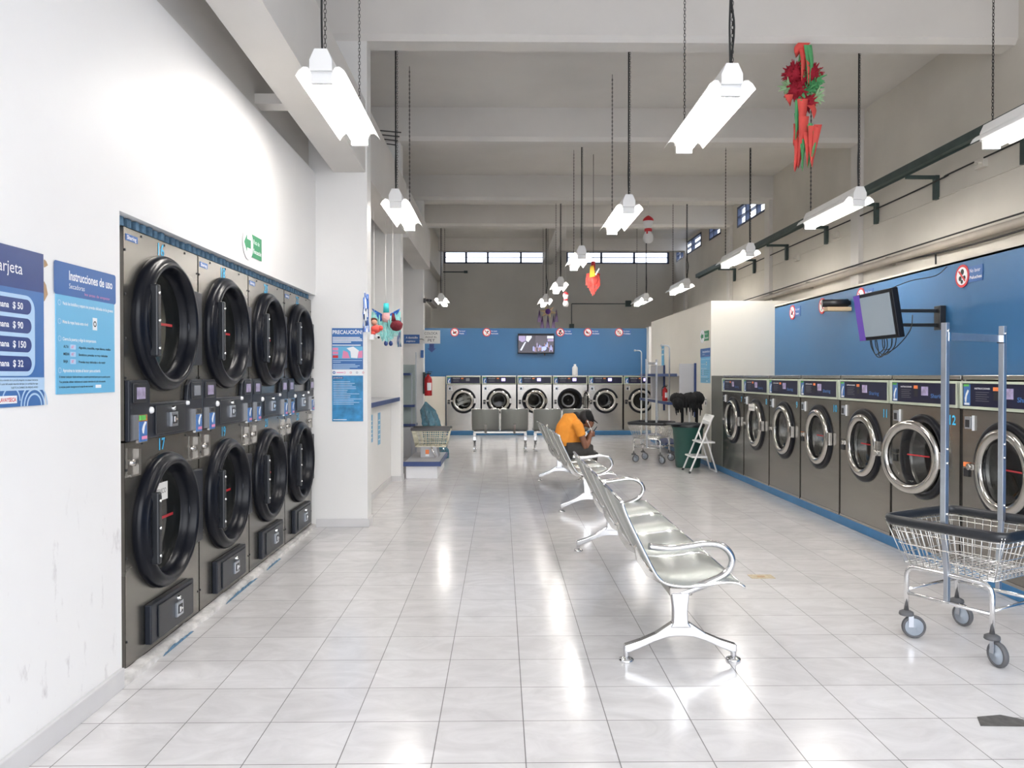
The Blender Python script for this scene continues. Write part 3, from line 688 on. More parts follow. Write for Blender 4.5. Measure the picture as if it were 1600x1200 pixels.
for i in range(6):
    w_ = make_washer(BW, None, 0 if i == 0 else 2, opened=(i == 3), ajar=(i == 2), R=.29, Hh=1.265, D=.8, front=steel_l)
    w_.location = (-1.27 + BW * (i + .5), 17.75, .10); w_['label'] = 'stainless washer ' + bl[i]; w_['group'] = 'washers along the back wall'
    if i == 0:
        q = MB()
        for (z_, t_) in ((.03, .35), (-.06, .3)):
            q.tube(spline([(-.15, .10, z_ - .03), (-.05, .09, z_ + .01), (.05, .09, z_ + .04), (.15, .1, z_ + .06)], 4), .04, 8)
        q.ball((.02, .1, .08), .07, jit=.1)
        o = part('white_laundry', q, paper); o.location = (-1.27 + BW * .5, 17.79, .10 + .685); tag(o, 'bundle of white laundry seen through the far left back washer door', 'laundry')
# ------------------------------------------------------------------ benches (local: length along +y, sitters face +x, origin on the floor midway under the near leg)
SEATP = [(-.285, .765), (-.262, .70), (-.215, .60), (-.165, .50), (-.125, .425), (-.09, .388), (-.045, .372), (.03, .366), (.12, .374), (.21, .386), (.265, .380), (.295, .362)]
def make_bench(n, sw, arms=True):
    r_ = thing('metal_bench', '', 'bench'); L = n * sw; ov = .06
    b_ = MB().prism([(-.055, .315), (.055, .315), (.055, .355), (-.055, .355)], 'y', -.02, L - ov * 2 + .02); part('beam', b_, steel_l, r_, 0.006)
    for k in range(n):
        y0 = -ov + k * sw + .012; y1 = -ov + (k + 1) * sw - .012
        s_ = MB(); pp = [Vector((x, 0, z)) for x, z in SEATP]; pp = spline(pp, 3); N = len(pp); vs_ = []; fs = []
        for i, p in enumerate(pp):
            d = (pp[min(N - 1, i + 1)] - pp[max(0, i - 1)]).normalized(); nrm = Vector((d.z, 0, -d.x)) * -.0035
            for yy in (y0 + .008, y1 - .008):
                vs_.append((p.x + nrm.x, yy, p.z + nrm.z)); vs_.append((p.x - nrm.x, yy, p.z - nrm.z))
        for i in range(N - 1):
            a = i * 4; c_ = a + 4
            fs += [(a, a + 2, c_ + 2, c_), (a + 1, c_ + 1, c_ + 3, a + 3), (a, c_, c_ + 1, a + 1), (a + 2, a + 3, c_ + 3, c_ + 2)]
        s_.add(vs_, fs, 0, True); so = part('seat', s_, seat_m, r_)
        f_ = MB()
        for yy in (y0 + .004, y1 - .004): f_.tube([(p.x, yy, p.z) for p in pp], .008, 6)
        f_.tube([(pp[0].x, y0 + .004, pp[0].z), (pp[0].x, y1 - .004, pp[0].z)], .008, 6); f_.tube([(pp[-1].x, y0 + .004, pp[-1].z), (pp[-1].x, y1 - .004, pp[-1].z)], .008, 6)
        part('rim', f_, chrome, so)
        # support bracket under the seat bend
        q = MB(); q.prism([(-.05, .35), (-.10, .372), (-.15, .44), (-.165, .50), (-.178, .49), (-.165, .42), (-.12, .35), (-.05, .31)], 'y', (y0 + y1) / 2 - .02, (y0 + y1) / 2 + .02); part('bracket', q, steel_l, so)
    ends = [0.0, L - ov * 2]
    for yy in ends:
        lg = MB()
        lg.prism([(-.045, .33), (.04, .33), (.032, .25), (.034, .19), (.05, .165), (-.05, .165), (-.036, .19), (-.035, .25)], 'y', yy - .028, yy + .028)
        for s_ in (-1, 1):
            pts = [(s_ * .0, .185), (s_ * .045, .185), (s_ * .12, .135), (s_ * .19, .105), (s_ * .252, .085), (s_ * .268, .080), (s_ * .268, .045), (s_ * .245, .045), (s_ * .19, .066), (s_ * .12, .098), (s_ * .06, .118), (0, .122)]
            lg.prism(pts, 'y', yy - .02, yy + .02)
            lg.tube([(s_ * .256, yy, .075), (s_ * .256, yy, .016)], .013, 10)
        lo = part('leg', lg, castalu, r_, 0.006, seg=3)
        for s_ in (-1, 1):
            part('foot', MB().lathe([(0.0001, .022), (.014, .022), (.020, .016), (.034, .012), (.036, .003), (.034, .0), (.0001, 0.0)], (s_ * .256, yy, 0), 'z', 18), chrome, lo)
        if arms:
            am = MB(); pts = spline([(-.15, yy, .548), (-.05, yy, .538), (.04, yy, .548), (.13, yy, .560), (.20, yy, .548), (.243, yy, .505), (.245, yy, .455), (.21, yy, .41), (.14, yy, .375), (.06, yy, .345), (.0, yy, .32)], 5)
            N = len(pts); am.tube(pts, [.019 + .007 * min(1, max(0, (i / N - .6) * 3)) for i in range(N)], 10, sq=(1.0, .85)); part('armrest', am, castalu, r_)
    return r_
b1 = make_bench(4, .608); b1.location = (.853, 3.67, 0)
b1['label'] = 'silver metal four-seat waiting bench nearest the camera'; b1['group'] = 'silver waiting benches'
b2 = dup(b1, (.86, 7.72, 0), math.radians(2.6), 'silver four-seat waiting bench where the person in orange sits', 'silver waiting benches')
b3 = make_bench(2, .52); b3.location = (-.60, 13.9, 0)
b3.rotation_euler = (0, 0, 0)
b3['label'] = 'grey two-seat bench seen from behind, left one facing the back washers'; b3['group'] = 'grey benches facing the back washers'
b3.location = (.50 - .06, 14.05, 0); b3.rotation_euler = (0, 0, PI / 2)
b4 = dup(b3, (1.60 - .06, 14.05, 0), PI / 2, 'grey two-seat bench seen from behind, right one, partly behind the person', 'grey benches facing the back washers')

# ------------------------------------------------------------------ laundry carts
def make_cart():
    r_ = thing('laundry_cart', '', 'cart'); A, B = .29, .30; a, b_ = .225, .225; zt, zb = .615, .39
    def ring(z, f):
        X = a + (A - a) * f; Y = b_ + (B - b_) * f; rd = .05; pts = []
        for (cx, cy, q) in ((X - rd, Y - rd, 0), (-X + rd, Y - rd, 1), (-X + rd, -Y + rd, 2), (X - rd, -Y + rd, 3)):
            for k in range(5): t_ = (q + k / 4) * PI / 2; pts.append((cx + rd * math.cos(t_), cy + rd * math.sin(t_), z))
        return pts
    rim = MB(); rim.tube(ring(zt, 1), .02, 8, closed=True, sq=(.8, 1.25)); part('bumper_rim', rim, blk, r_)
    bk = MB()
    for z, f in ((zt - .03, .87), (zt - .055, .78), (zt - .12, .5), (zb + .05, .22), (zb + .01, .02), (zb, 0)): bk.tube(ring(z, f), .0026, 5, closed=True)
    n_ = 13
    for k in range(n_ + 1):
        t_ = -1 + 2 * k / n_
        for s_ in (-1, 1):
            bk.tube([(t_ * a, s_ * b_, zb), (t_ * A * .97, s_ * B, zt)], .0022, 5); bk.tube([(s_ * a, t_ * b_, zb), (s_ * A, t_ * B * .97, zt)], .0022, 5)
        bk.tube([(t_ * a, -b_, zb), (t_ * a, b_, zb)], .0022, 5); bk.tube([(-a, t_ * b_, zb + .002), (a, t_ * b_, zb + .002)], .0022, 5)
    part('wire_basket', bk, wire_m, r_)
    fr = MB()
    for s_ in (-1, 1):
        x = s_ * (a - .0); yb_ = .215
        p = [(x, -yb_, .14)] + [(x, -yb_ + .05 * (1 - math.cos(t_)), .325 + .05 * math.sin(t_)) for t_ in (0, PI / 6, PI / 3, PI / 2)] + [(x, yb_ - .05 * (1 - math.cos(t_)), .325 + .05 * math.sin(t_)) for t_ in (PI / 2, PI / 3, PI / 6, 0)] + [(x, yb_, .14)]
        fr.tube(p, .0125, 10); fr.tube([(x, -yb_, .235), (x, yb_, .235)], .009, 8); fr.tube([(-a, s_ * yb_, .25), (a, s_ * yb_, .25)], .009, 8)
        fr.tube([(-a, s_ * .15, .375), (a, s_ * .15, .375)], .01, 8)
    part('frame', fr, chrome, r_)
    # garment rack: two square posts and a cross bar
    for s_ in (-1, 1):
        x = s_ * (A - .035); q = MB()
        q.box(x - .014, x + .014, -.014, .014, .60, 1.62); q.tube([(x, 0, .61), (s_ * (a + .005), 0, .37), (s_ * (a + .005), 0, .245)], .016, 4, smooth=False)
        po_ = part('post', q, galv, r_, 0.002)
        z_ = MB()
        for zz in (.68, .93, 1.0, 1.58): z_.lathe([(.0001, -.02), (.007, -.018), (.007, -.014)], (x, 0, zz), 'y', 8)
        part('bolts', z_, chrome, po_)
        part('bracket', MB().box(x - s_ * .014 - .008, x - s_ * .014 + .008, -.017, .017, 1.53, 1.575), chrome, po_)
    part('cross_bar', MB().box(-A + .05, A - .05, -.004, .004, 1.535, 1.572), galv, r_, .001)
    for (sx, sy, an) in ((-1, -1, -1.95), (1, -1, -1.2), (-1, 1, -.68), (1, 1, -1.73)):
        x, y = sx * a, sy * .215; d = Vector((math.cos(an), math.sin(an), 0)); c_ = Vector((x, y, 0)) + d * .036; side = Vector((-d.y, d.x, 0))
        q = MB(); q.lathe([(.0001, .145), (.02, .143), (.034, .135), (.036, .122), (.033, .118), (.0001, .118)], (x, y, 0), 'z', 20)
        co_ = part('caster', q, grey_rub, r_)
        q = MB()
        for s_ in (-1, 1):
            p0 = Vector((x, y, .118)); e = side * (.017 * s_)
            q.obox(tuple((p0 + c_ + Vector((0, 0, .059))) / 2 + e + Vector((0, 0, .005))), tuple(d * .012), tuple(side * .0015), (0, 0, .034))
        q.obox((x, y, .117), tuple(d * .022), tuple(side * .018), (0, 0, .002)); part('fork', q, galv, co_)
        def wheel(rr, hh, prof, nm, mt):
            m = MB(); n = 28; o = 0
            vs_ = []; fs = []
            for (r0, h0) in prof:
                for k in range(n):
                    t_ = 2 * PI * k / n; p = c_ + d * (r0 * math.cos(t_)) + Vector((0, 0, .059 + r0 * math.sin(t_))) + side * h0; vs_.append(tuple(p))
            for i in range(len(prof) - 1):
                for k in range(n): l = (k + 1) % n; fs.append((i * n + k, i * n + l, (i + 1) * n + l, (i + 1) * n + k))
            m.add(vs_, fs, 0, True); part(nm, m, mt, co_)
        wheel(0, 0, [(.047, -.013), (.055, -.013), (.059, -.006), (.059, .006), (.055, .013), (.047, .013), (.047, -.013)], 'tyre', grey_rub)
        wheel(0, 0, [(.0001, -.015), (.010, -.015), (.012, -.009), (.043, -.011), (.047, -.007), (.047, .007), (.043, .011), (.012, .009), (.010, .015), (.0001, .015)], 'hub', grey_hub)
    return r_
ct = make_cart(); ct.location = (2.405, 3.90, 0); ct.rotation_euler = (0, 0, math.radians(29))
ct['label'] = 'chrome wire laundry cart with black rim and hanging posts, large one at the right'; ct['group'] = 'wire laundry carts'
ct2 = dup(ct, (2.38, 12.22, 0), math.radians(61), 'smaller-looking wire laundry cart in the distance beside the green bin', 'wire laundry carts')

# ------------------------------------------------------------------ signs and posters (local: facing -y)
def place(o, x, y, z, face):     # face: 'R' on left wall facing +x, 'L' on right wall facing -x, 'F' facing the camera
    o.location = (x, y, z); o.rotation_euler = (0, 0, {'R': PI / 2, 'L': -PI / 2, 'F': 0}[face]); return o
# price poster
q = MB(); Wd = .80; X1 = 0.0; X0 = -Wd
q.box(X0, X1, -.003, 0, 0, .545, 0); y_ = -.0034
q.rect(X0, X1, .405, .545, y_, 1); q.rect(X0, X1, 0, .405, y_, 2)
q.rrect(X0 - .05 + .06, X1 - .055, .105, .385, y_ - .0003, .05, 6)
for k, (t1, t2) in enumerate((('Entre semana', '$ 50'), ('Fin de semana', '$ 90'), ('Entre semana', '$ 150'), ('Toda la semana', '$ 32'))):
    zc = .345 - k * .066
    q.rrect(X0 + .04, X1 - .075, zc - .026, zc + .026, y_ - .0006, .026, 1)
    q.text(t1, X1 - .20, zc - .009, .021, y_ - .001, 3, True, 'r'); q.text(t2, X1 - .18, zc - .010, .023, y_ - .001, 3, True)
q.text('Recarga tu Tarjeta', X1 - .125, .455, .042, y_ - .001, 3, False, 'r')
q.rect(X0, X1, .055, .10, y_ - .0005, 4)
for k, s_ in enumerate(('El precio y tamaño de la prenda pregunta a tu asesor de tienda', 'El costo del secado depende del tipo y la cantidad de ropa', 'SUJETO A CAMBIO SIN PREVIO AVISO')):
    q.text(s_, X1 - .04, .088 - k * .013, .0065, y_ - .001, 5, False, 'r')
for r0 in (.045, .062, .08): q.disc(X1 - .06, 0.0, r0, y_ - .0006, 4, 24, r0 - .007, 0, PI)
q.disc(X1 - .19, .02, .05, y_ - .0006, 4, 30, .044, 0, PI)
q.box(X1 - .26, X1 - .16, -.0045, -.0035, .012, .038, 7); q.text('LAVAYSECA', X1 - .255, .018, .014, y_ - .0014, 8, True, w=.09)
o = part('price_poster', q, [mblue, dblue, mblue, wprint, paleblue, ink, paleblue, wprint, red_p]); place(o, -1.659, 2.83, 1.254, 'R')
tag(o, 'dark blue price poster with prices in pesos at the left edge', 'poster')
# torn paper corners next to the poster
for i, (yy, zz) in enumerate(((2.84, 1.765), (2.838, 1.66))):
    q = MB(); h_ = .03 if i else .012; q.prism([(0, -h_), (.022, -h_ * .1), (.012, h_), (0, h_ * 1.4)], 'y', -.0015, 0)
    o = part('paper_scrap', q, kraft); place(o, -1.6595, yy, zz, 'R'); tag(o, ('small torn scrap of kraft paper at the top corner of the price poster', 'larger torn scrap of kraft paper beside the price poster')[i], 'paper scrap')
# instruction poster (two of the same design)
def instr(word):
    q = MB(); y_ = -.0034; W_ = .46; H_ = .50
    q.prism([(.012, .0), (W_ - .012, .0), (W_ - .012, H_ - .08), (.012, H_ - .08)], 'y', -.003, 0, 0)
    q.rrect(0, W_, H_ - .125, H_, y_, .012, 1)
    q.text('Instrucciones de uso', .10, H_ - .062, .036, y_ - .0005, 2, True, w=.33); q.text(word, .10, H_ - .095, .020, y_ - .0005, 2, False)
    q.text('lee antes de empezar', .21, H_ - .112, .012, y_ - .0005, 3, False, w=.20)
    rows = [(.345, 'Vacía los bolsillos y separa tus prendas delicadas de las gruesas'), (.275, 'Mete la ropa hasta este nivel'), (.21, 'Cierra la puerta y elige la temperatura'), (.09, 'Aproxima tu tarjeta al lector para activarla')]
    for z_, s_ in rows:
        q.disc(.035, z_, .011, y_, 4, 16, .008); q.text(s_, .055, z_ - .006, .0125, y_, 2, True, w=min(.38, len(s_) * .0062))
    q.rect(.27, .305, .255, .305, y_, 2); q.disc(.2875, .28, .012, y_ - .0004, 5, 16, .007)
    for k, (a, b_, s_) in enumerate((('ALTA', '60°', 'Algodón, mezclilla, ropa blanca, toallas'), ('MEDIA', '45°', 'Sintéticos, prendas no muy delicadas'), ('BAJA', '30°', 'Prendas muy delicadas o de vestir'))):
        z_ = .180 - k * .028; q.text(a, .06, z_ - .004, .010, y_, 5, True); q.rrect(.105, .145, z_ - .009, z_ + .010, y_, .004, 4); q.text(b_, .113, z_ - .004, .010, y_ - .0005, 3, True)
        q.text(s_, .165, z_ - .004, .009, y_, 5, True, w=min(.26, len(s_) * .0062))
    for k, s_ in enumerate(('Si tienes cualquier duda acércate a nuestro personal para que te pueda ayudar', 'Tus prendas deben retirarse en cuanto termine el ciclo de secado', 'La tarjeta puede recargarse en la caja de esta sucursal')):
        q.text(s_, .03, .062 - k * .019, .0075, y_, 5, True, w=(.38, .34, .24)[k])
    q.rect(.29, .335, .02, .033, y_, 2)
    return q
o = part('instruction_poster', instr('Secadoras'), [lblue, sblue, wprint, pink, paleblue, ink]); place(o, -1.659, 2.895, 1.29, 'R')
tag(o, 'light blue Instrucciones de uso poster on the left wall beside the dryers', 'poster')
o = part('instruction_poster', instr('Lavadoras'), [lblue, sblue, wprint, pink, paleblue, ink]); place(o, 3.108, 12.03, 1.25, 'L'); o.scale = (1.25, 1, 1.05)
tag(o, 'narrow-looking light blue instructions poster on the ivory partition', 'poster')
# evacuation signs
def evac():
    q = MB(); q.prism([(.12, -.075), (.40, -.075), (.40, .075), (.12, .075)], 'y', -.003, 0, 0)
    q.disc(.11, 0, .105, -.0036, 1, 40); q.disc(.11, 0, .105, -.004, 3, 40, .101)
    q.poly([(.03, 0), (.09, .06), (.09, .028), (.165, .028), (.165, -.028), (.09, -.028), (.09, -.06)], -.0045, 2)
    q.text('Ruta de', .225, .018, .03, -.0036, 1, False); q.text('Evacuación', .222, -.045, .030, -.0036, 1, True, w=.165); return q
o = part('evacuation_sign', evac(), [green_s, wprint, green_s, grey_lam]); place(o, -1.659, 4.99, 2.225, 'R'); tag(o, 'green Ruta de Evacuación arrow sign above the stacked dryers', 'sign')
o = part('evacuation_sign', evac(), [green_s, wprint, green_s, grey_lam]); place(o, 3.108, 12.05, 1.965, 'L'); o.scale = (1.25, 1, 1); tag(o, 'small green evacuation sign on the ivory partition', 'sign')
# caution poster on the pier
q = MB(); W_ = .277; H_ = .835; y_ = -.0034
q.box(0, W_, -.003, 0, 0, H_, 0); q.rect(0, W_, H_ - .37, H_, y_, 1); q.rect(0, W_, H_ - .425, H_ - .37, y_ - .0003, 2)
q.text('PRECAUCIÓN!', .006, H_ - .052, .034, y_ - .0004, 2, True, w=W_ - .012)
for k in range(4): q.rect(.006, W_ - (.02, .005, .0, .10)[k] - .006, H_ - .088 - .014 * k, H_ - .080 - .014 * k, y_ - .0004, 2)
q.rect(.004, W_ - .02, H_ - .157, H_ - .149, y_ - .0004, 2)
q.rect(.004, W_ - .004, H_ - .275, H_ - .165, y_ - .0004, 3)
for k, m_ in enumerate((4, 4, 5)): q.rect(.006, .055, H_ - .20 - .034 * k, H_ - .175 - .034 * k, y_ - .0007, m_)
q.poly([(.09, H_ - .27), (.10, H_ - .20), (.14, H_ - .215), (.16, H_ - .27)], y_ - .0007, 4); q.poly([(.23, H_ - .27), (.235, H_ - .21), (.272, H_ - .20), (.272, H_ - .265)], y_ - .0007, 4)
q.poly([(.13, H_ - .18), (.19, H_ - .165), (.24, H_ - .20), (.225, H_ - .27), (.17, H_ - .265), (.165, H_ - .21)], y_ - .0009, 2)
for z_, w_ in ((.29, .26), (.305, .07), (.325, .20), (.337, .24), (.349, .22), (.361, .15)): q.rect(.008, .008 + w_, H_ - z_ - .003, H_ - z_ + .003, y_ - .0007, 6)
for k, m_ in enumerate((1, 4, 5, 7, 5)): q.disc(.018 + k * .055 + (.04 if k else 0), H_ - .398, .013 if k == 0 else .009, y_ - .0007, m_, 16, .006)
q.rect(.04, .10, H_ - .402, H_ - .394, y_ - .0007, 4)
q.rect(.006, .10, H_ - .455, H_ - .435, y_ - .0005, 7); q.text('LEE ANTES DE USAR', .01, H_ - .45, .009, y_ - .0009, 2, True, w=.085)
z_ = H_ - .48; k = 0
random.seed(3)
while z_ > .14: q.rect(.01, .01 + random.uniform(.12, .255), z_ - .0028, z_ + .0028, y_ - .0005, 6); z_ -= .0155; k += 1
q.rect(.01, .13, .012, .018, y_ - .0005, 2)
o = part('caution_poster', q, [P('caution_blue', (0.045, 0.26, 0.52), 0.35, var=0.35, vscale=14), mblue, wprint, lblue, pink, red_p, paleblue, dblue]); place(o, -1.515, 6.966, .951, 'F')
tag(o, 'tall blue PRECAUCIÓN! poster on the white pier', 'poster')
# "no lavar" signs
def nolavar(word, kind, small=False):
    r_ = thing('prohibition_sign', '', 'sign')
    q = MB(); q.box(.09, .385, -.004, 0, -.068, .068, 0); q.text('No lavar', .205, .014, .034, -.0045, 1, False, w=.15); q.text(word, .205, -.042, .028, -.0045, 1, True, w=min(.17, .024 * len(word)))
    part('board', q, [sblue, wprint], r_)
    q = MB(); q.lathe([(.0001, -.008), (.10, -.008), (.10, 0)], (.10, 0, 0), 'y', 32, 0, False); q.disc(.10, 0, .079, -.0085, 1, 32)
    y_ = -.009
    if kind == 0: q.poly([(.055, -.03), (.075, .02), (.10, .0), (.13, .03), (.15, .015), (.13, -.02), (.10, -.035)], y_, 2)
    elif kind == 1: q.ball((.08, -.009, -.03), .001); q.poly([(.06, -.05), (.09, -.045), (.115, .03), (.14, .04), (.15, .015), (.115, -.01), (.10, -.055)], y_, 2)
    elif kind == 2:
        q.disc(.105, .035, .026, y_, 2, 16); q.disc(.075, -.02, .022, y_, 2, 16); q.disc(.135, -.018, .02, y_, 2, 16); q.disc(.10, -.05, .018, y_, 2, 16)
    elif kind == 3: q.poly([(.05, .0), (.08, .03), (.10, .01), (.12, -.015), (.09, -.03)], y_, 2); q.poly([(.12, .02), (.15, .0), (.14, -.02)], y_, 2)
    else: q.disc(.10, 0, .045, y_, 3, 20, .03)
    q.poly([(.045, .042), (.058, .055), (.155, -.042), (.142, -.055)], -.0095, 0)
    part('round_symbol', q, [red_p, wprint, ink, tan_p], r_)
    return r_
for i, (u, word, kd) in enumerate(((704, 'Tenis', 0), (754, 'Ropa de mascotas', 1), (869, 'Peluches', 2), (912, 'Almohadas', 3), (961, 'Cobijas', 4))):
    s_ = nolavar(word, kd); place(s_, (u - 783) * 18.6 / 1210, 18.598, 2.40, 'F')
    s_['label'] = 'round No lavar sign on back blue wall, ' + ('first from left', 'second from left, left of the television', 'just right of the television', 'fourth from left', 'last, at the right end')[i]; s_['group'] = 'No lavar signs on the back wall'
for i, (yy, z, word, kd) in enumerate(((6.86, 2.235, 'Peluches', 2), (8.78, 2.25, 'Almohadas', 3), (9.83, 2.24, 'Ropa de mascotas', 1), (10.83, 2.24, 'Tenis', 0))):
    s_ = nolavar(word, kd); place(s_, 4.058, yy, z, 'L')
    s_['label'] = 'round red No lavar sign on the right blue wall, ' + ('Peluches, nearest and largest', 'half hidden behind the television', 'second from the ivory partition', 'closest to the ivory partition')[i]; s_['group'] = 'No lavar signs on the right wall'
# sign for home service and PET sign
r_ = thing('hanging_sign', 'blue service sign on a rod between the middle and far piers', 'sign', (-1.645, 12.9, 1.36 + 57 * 12.9 / 1210))
q = MB(); q.box(0.03, .29, -.005, .005, -.075, .075, 0); q.text('A domicilio', .06, .01, .035, -.0055, 1, True, w=.2); q.text('pregúntanos', .07, -.045, .026, -.0055, 1, True, w=.15); part('board', q, [sblue, wprint], r_)
part('rod', MB().tube([(.29, 0, .0), (.33, 0, 0.0), (.33, .38, 0)], .006, 6), chain_m, r_)
r_ = thing('recycling_sign', 'handwritten white COLOCA AQUI EL PET paper with dark arrow on the far pier', 'sign', (-1.325, 13.24, 1.36 + 60 * 13.24 / 1210))
q = MB(); q.box(0.0, .275, -.003, 0, -.095, .115, 0); q.text('COLOCA', .02, .045, .045, -.0035, 1, False, w=.22); q.text('AQUÍ EL', .03, -.012, .03, -.0035, 1, False, w=.2); q.text('PET', .075, -.075, .045, -.0035, 1, False, w=.12)
part('paper', q, [paper, ink], r_)
part('arrow', MB().prism([(.10, -.11), (.18, -.11), (.18, -.19), (.215, -.19), (.14, -.26), (.065, -.19), (.10, -.19)], 'y', -.003, 0), dblue, r_)
part('backing_board', MB().box(-.012, .285, 0.0, .012, -.11, .12), white_p, r_)
# narrow poster and note on the partition
o = part('narrow_poster', MB().box(0, .22, -.003, 0, 0, .40, 0).rect(.02, .2, .3, .33, -.0035, 1).rect(.02, .2, .2, .23, -.0035, 1), [lblue, wprint]); place(o, 3.108, 14.95, 1.55, 'L'); tag(o, 'narrow blue poster high on the partition behind the cart posts', 'poster')
q = MB(); q.box(0, .13, -.002, 0, 0, .13, 0); q.text('BASURA', .01, .09, .02, -.0025, 1, True, w=.11); q.disc(.065, .04, .022, -.0025, 1, 16)
o = part('wall_note', q, [paper, ink]); place(o, 3.108, 11.78, .9, 'L'); tag(o, 'small white note with black marks low on the partition above the step stool', 'note')
for i, (yy, z0, z1, w_) in enumerate(((8.28, .63, .93, .28), (8.93, .56, .93, .17))):
    q = MB(); q.box(0, w_, -.002, 0, 0, z1 - z0, 0)
    for k in range(5): q.rect(.02, w_ - .03, (z1 - z0) * (.15 + .15 * k), (z1 - z0) * (.15 + .15 * k) + .012, -.0025, 1)
    o = part('hatch_notice', q, [lblue, wprint]); place(o, -1.418, yy, z0, 'R'); tag(o, ('wider blue notice on the low wall under the hatch counter', 'narrow blue notice on the low wall, nearer the middle pier')[i], 'notice')

# ------------------------------------------------------------------ hatch counter, camera, ornaments
r_ = thing('hatch_counter', 'grey service counter with navy edge between the near and middle piers', 'counter', (-1.5, 7.18, 1.048))
part('worktop', MB().box(-.42, .185, 0, 2.79, 0, .035), grey_lam, r_, .003); part('edge_strip', MB().box(.185, .20, 0, 2.79, -.012, .038), navy_lam, r_, .003)
o = part('cardboard_box', MB().box(0, .22, 0, .22, 0, .2), kraft, None, .003); o.location = (-1.58, 7.72, 1.0845); tag(o, 'small brown cardboard box on the hatch counter beside the pier', 'box')
def tinsel(x0, y0, z0, z1, wd, n, seed, mats):
    random.seed(seed); q = MB()
    for k in range(n):
        x = x0 + wd * (k + .5) / n; pts = []
        for i in range(7): pts.append((x + random.uniform(-.006, .006), y0 + random.uniform(-.008, .008), z0 + (z1 * random.uniform(.97, 1.0) - z0) * i / 6))
        q.tube(pts, .006, 4, mi=k % len(mats), sq=(1, .3))
    return q
o = part('foil_streamer', tinsel(-1.232, 6.95, 1.75, 2.12, .05, 7, 1, [0, 1]), [foil, chrome]); tag(o, 'blue and silver foil streamer on the edge of the near pier', 'streamer')
o = part('foil_streamer', tinsel(-1.33, 9.95, 1.73, 2.14, .05, 6, 2, [0, 1]), [foil, chrome]); tag(o, 'blue foil streamer hanging at the middle pier edge', 'streamer')
def cctv(loc, label, mt, s=1.0):
    r_ = thing('security_camera', label, 'camera', loc)
    part('mount', MB().box(-.01, .03, -.03, .03, -.05 * s, .05 * s).tube([(.03, 0, 0), (.07, -.03, .01)], .01, 8), mt, r_, .004)
    b_ = MB(); b_.tube([(.05, .0, .01), (.16 * s, -.06, -.005)], .032 * s, 14); bo = part('housing', b_, mt, r_); part('lens', MB().tube([(.155 * s, -.058, -.004), (.165 * s, -.064, -.006)], .022 * s, 14), blk_gloss, bo)
cctv((-1.31, 13.20, 1.36 + 117 * 13.2 / 1210), 'dark security camera high on the far pier', grey_rub, .75)
cctv((-1.19, 7.10, 1.36 + 60 * 7.1 / 1210), 'white security camera on the side of the near pier below the streamer', white_p, .5)

def piece(name, pts, mt, par, y0, t=.02): return part(name, MB().prism(pts, 'y', y0, y0 + t), mt, par)
def fringe(q, xa, xb, ztop, zbot, y, n, mi=(0,), w=.012, r=.3, seed=1):
    rr = random.Random(seed)
    for k in range(n):
        x = xa + (xb - xa) * (k + .5) / n; zb = zbot if not callable(zbot) else zbot((k + .5) / n); zt = ztop if not callable(ztop) else ztop((k + .5) / n)
        yy = y + rr.uniform(-.03, .03) * r * 3
        pts = [(x, yy, zt)] + [(x + rr.uniform(-w, w) * .7, yy + rr.uniform(-.012, .012), zt + (zb - zt) * j / 4 * rr.uniform(.95, 1.03)) for j in range(1, 5)]
        q.tube(pts, w * .7, 4, mi=mi[k % len(mi)], sq=(1, .25), smooth=False)
# teal bird piñata before the hatch (Y ~ 8.9)
Yp = 8.9; k_ = Yp / 1210
r_ = thing('bird_pinata', 'teal fringed winged piñata with pink round body hanging by the hatch', 'piñata', ((604 - 783) * k_, Yp, 1.36 + (587 - 496) * k_))
b_ = MB(); b_.ball((0, 0, .0), .05, 14, 10, sc=(1, .9, 1.15), jit=.04); b_.box(-.03, .03, -.03, .03, .05, .15); part('head', MB().tube([(0, 0, .05), (0, 0, .16)], [.034, .03], 12), teal_d, r_)
part('body', MB().ball((0, 0, .0), .055, 16, 12, sc=(1, .9, 1.2), jit=.04), pinkp, r_)
for s_ in (-1, 1): part('wing', MB().prism([(s_ * .03, .0), (s_ * .05, .04), (s_ * .16, .10), (s_ * .145, .06), (s_ * .06, -.05)], 'y', -.02, .0), foil, r_)
q = MB(); fringe(q, -.155, .16, lambda t: .0 + .085 * abs(2 * t - 1) ** .8 - .02, lambda t: -.16 - .13 * (1 - abs(2 * t - 1)) + random.Random(int(t * 99)).uniform(-.03, .04), .0, 60, w=.013, seed=4); part('fringe', q, teal, r_)
q = MB(); q.ball((-.0, -.02, -.30), .03, sc=(.8, .6, 1)); q.ball((.055, -.02, -.30), .03, sc=(.8, .6, 1)); part('tail_tassel', q, dblue, r_)
part('cord', MB().tube([(0, 0, .15), (-.01, 0, .5), (-.0, 0, 3.18 - (1.36 + (587 - 496) * k_) )], .003, 5), paper, r_)
r_ = thing('red_doll_ornament', 'small red doll ornament with brown hair next to the near pier', 'ornament', ((588 - 783) * 8.6 / 1210, 8.6, 1.36 + (587 - 510) * 8.6 / 1210))
part('body', MB().ball((0, 0, -.03), .05, 12, 8, sc=(1.1, .7, .9), jit=.12).ball((.05, 0, -.02), .03, 8, 6).ball((-.03, 0, -.07), .03, 8, 6), coral, r_)
part('head', MB().ball((-.02, 0, .045), .034, 12, 8), P('peach_felt', (0.62, 0.33, 0.24), 0.9), r_); part('hair', MB().ball((-.025, .012, .062), .037, 12, 8, sc=(1.1, 1, .9), jit=.05), hair_m if False else P('brown_wool', (0.10, 0.03, 0.02), 0.9), r_)
part('cord', MB().tube([(-.02, 0, .09), (-.02, 0, 3.18 - (1.36 + 77 * 8.6 / 1210))], .002, 4), paper, r_)
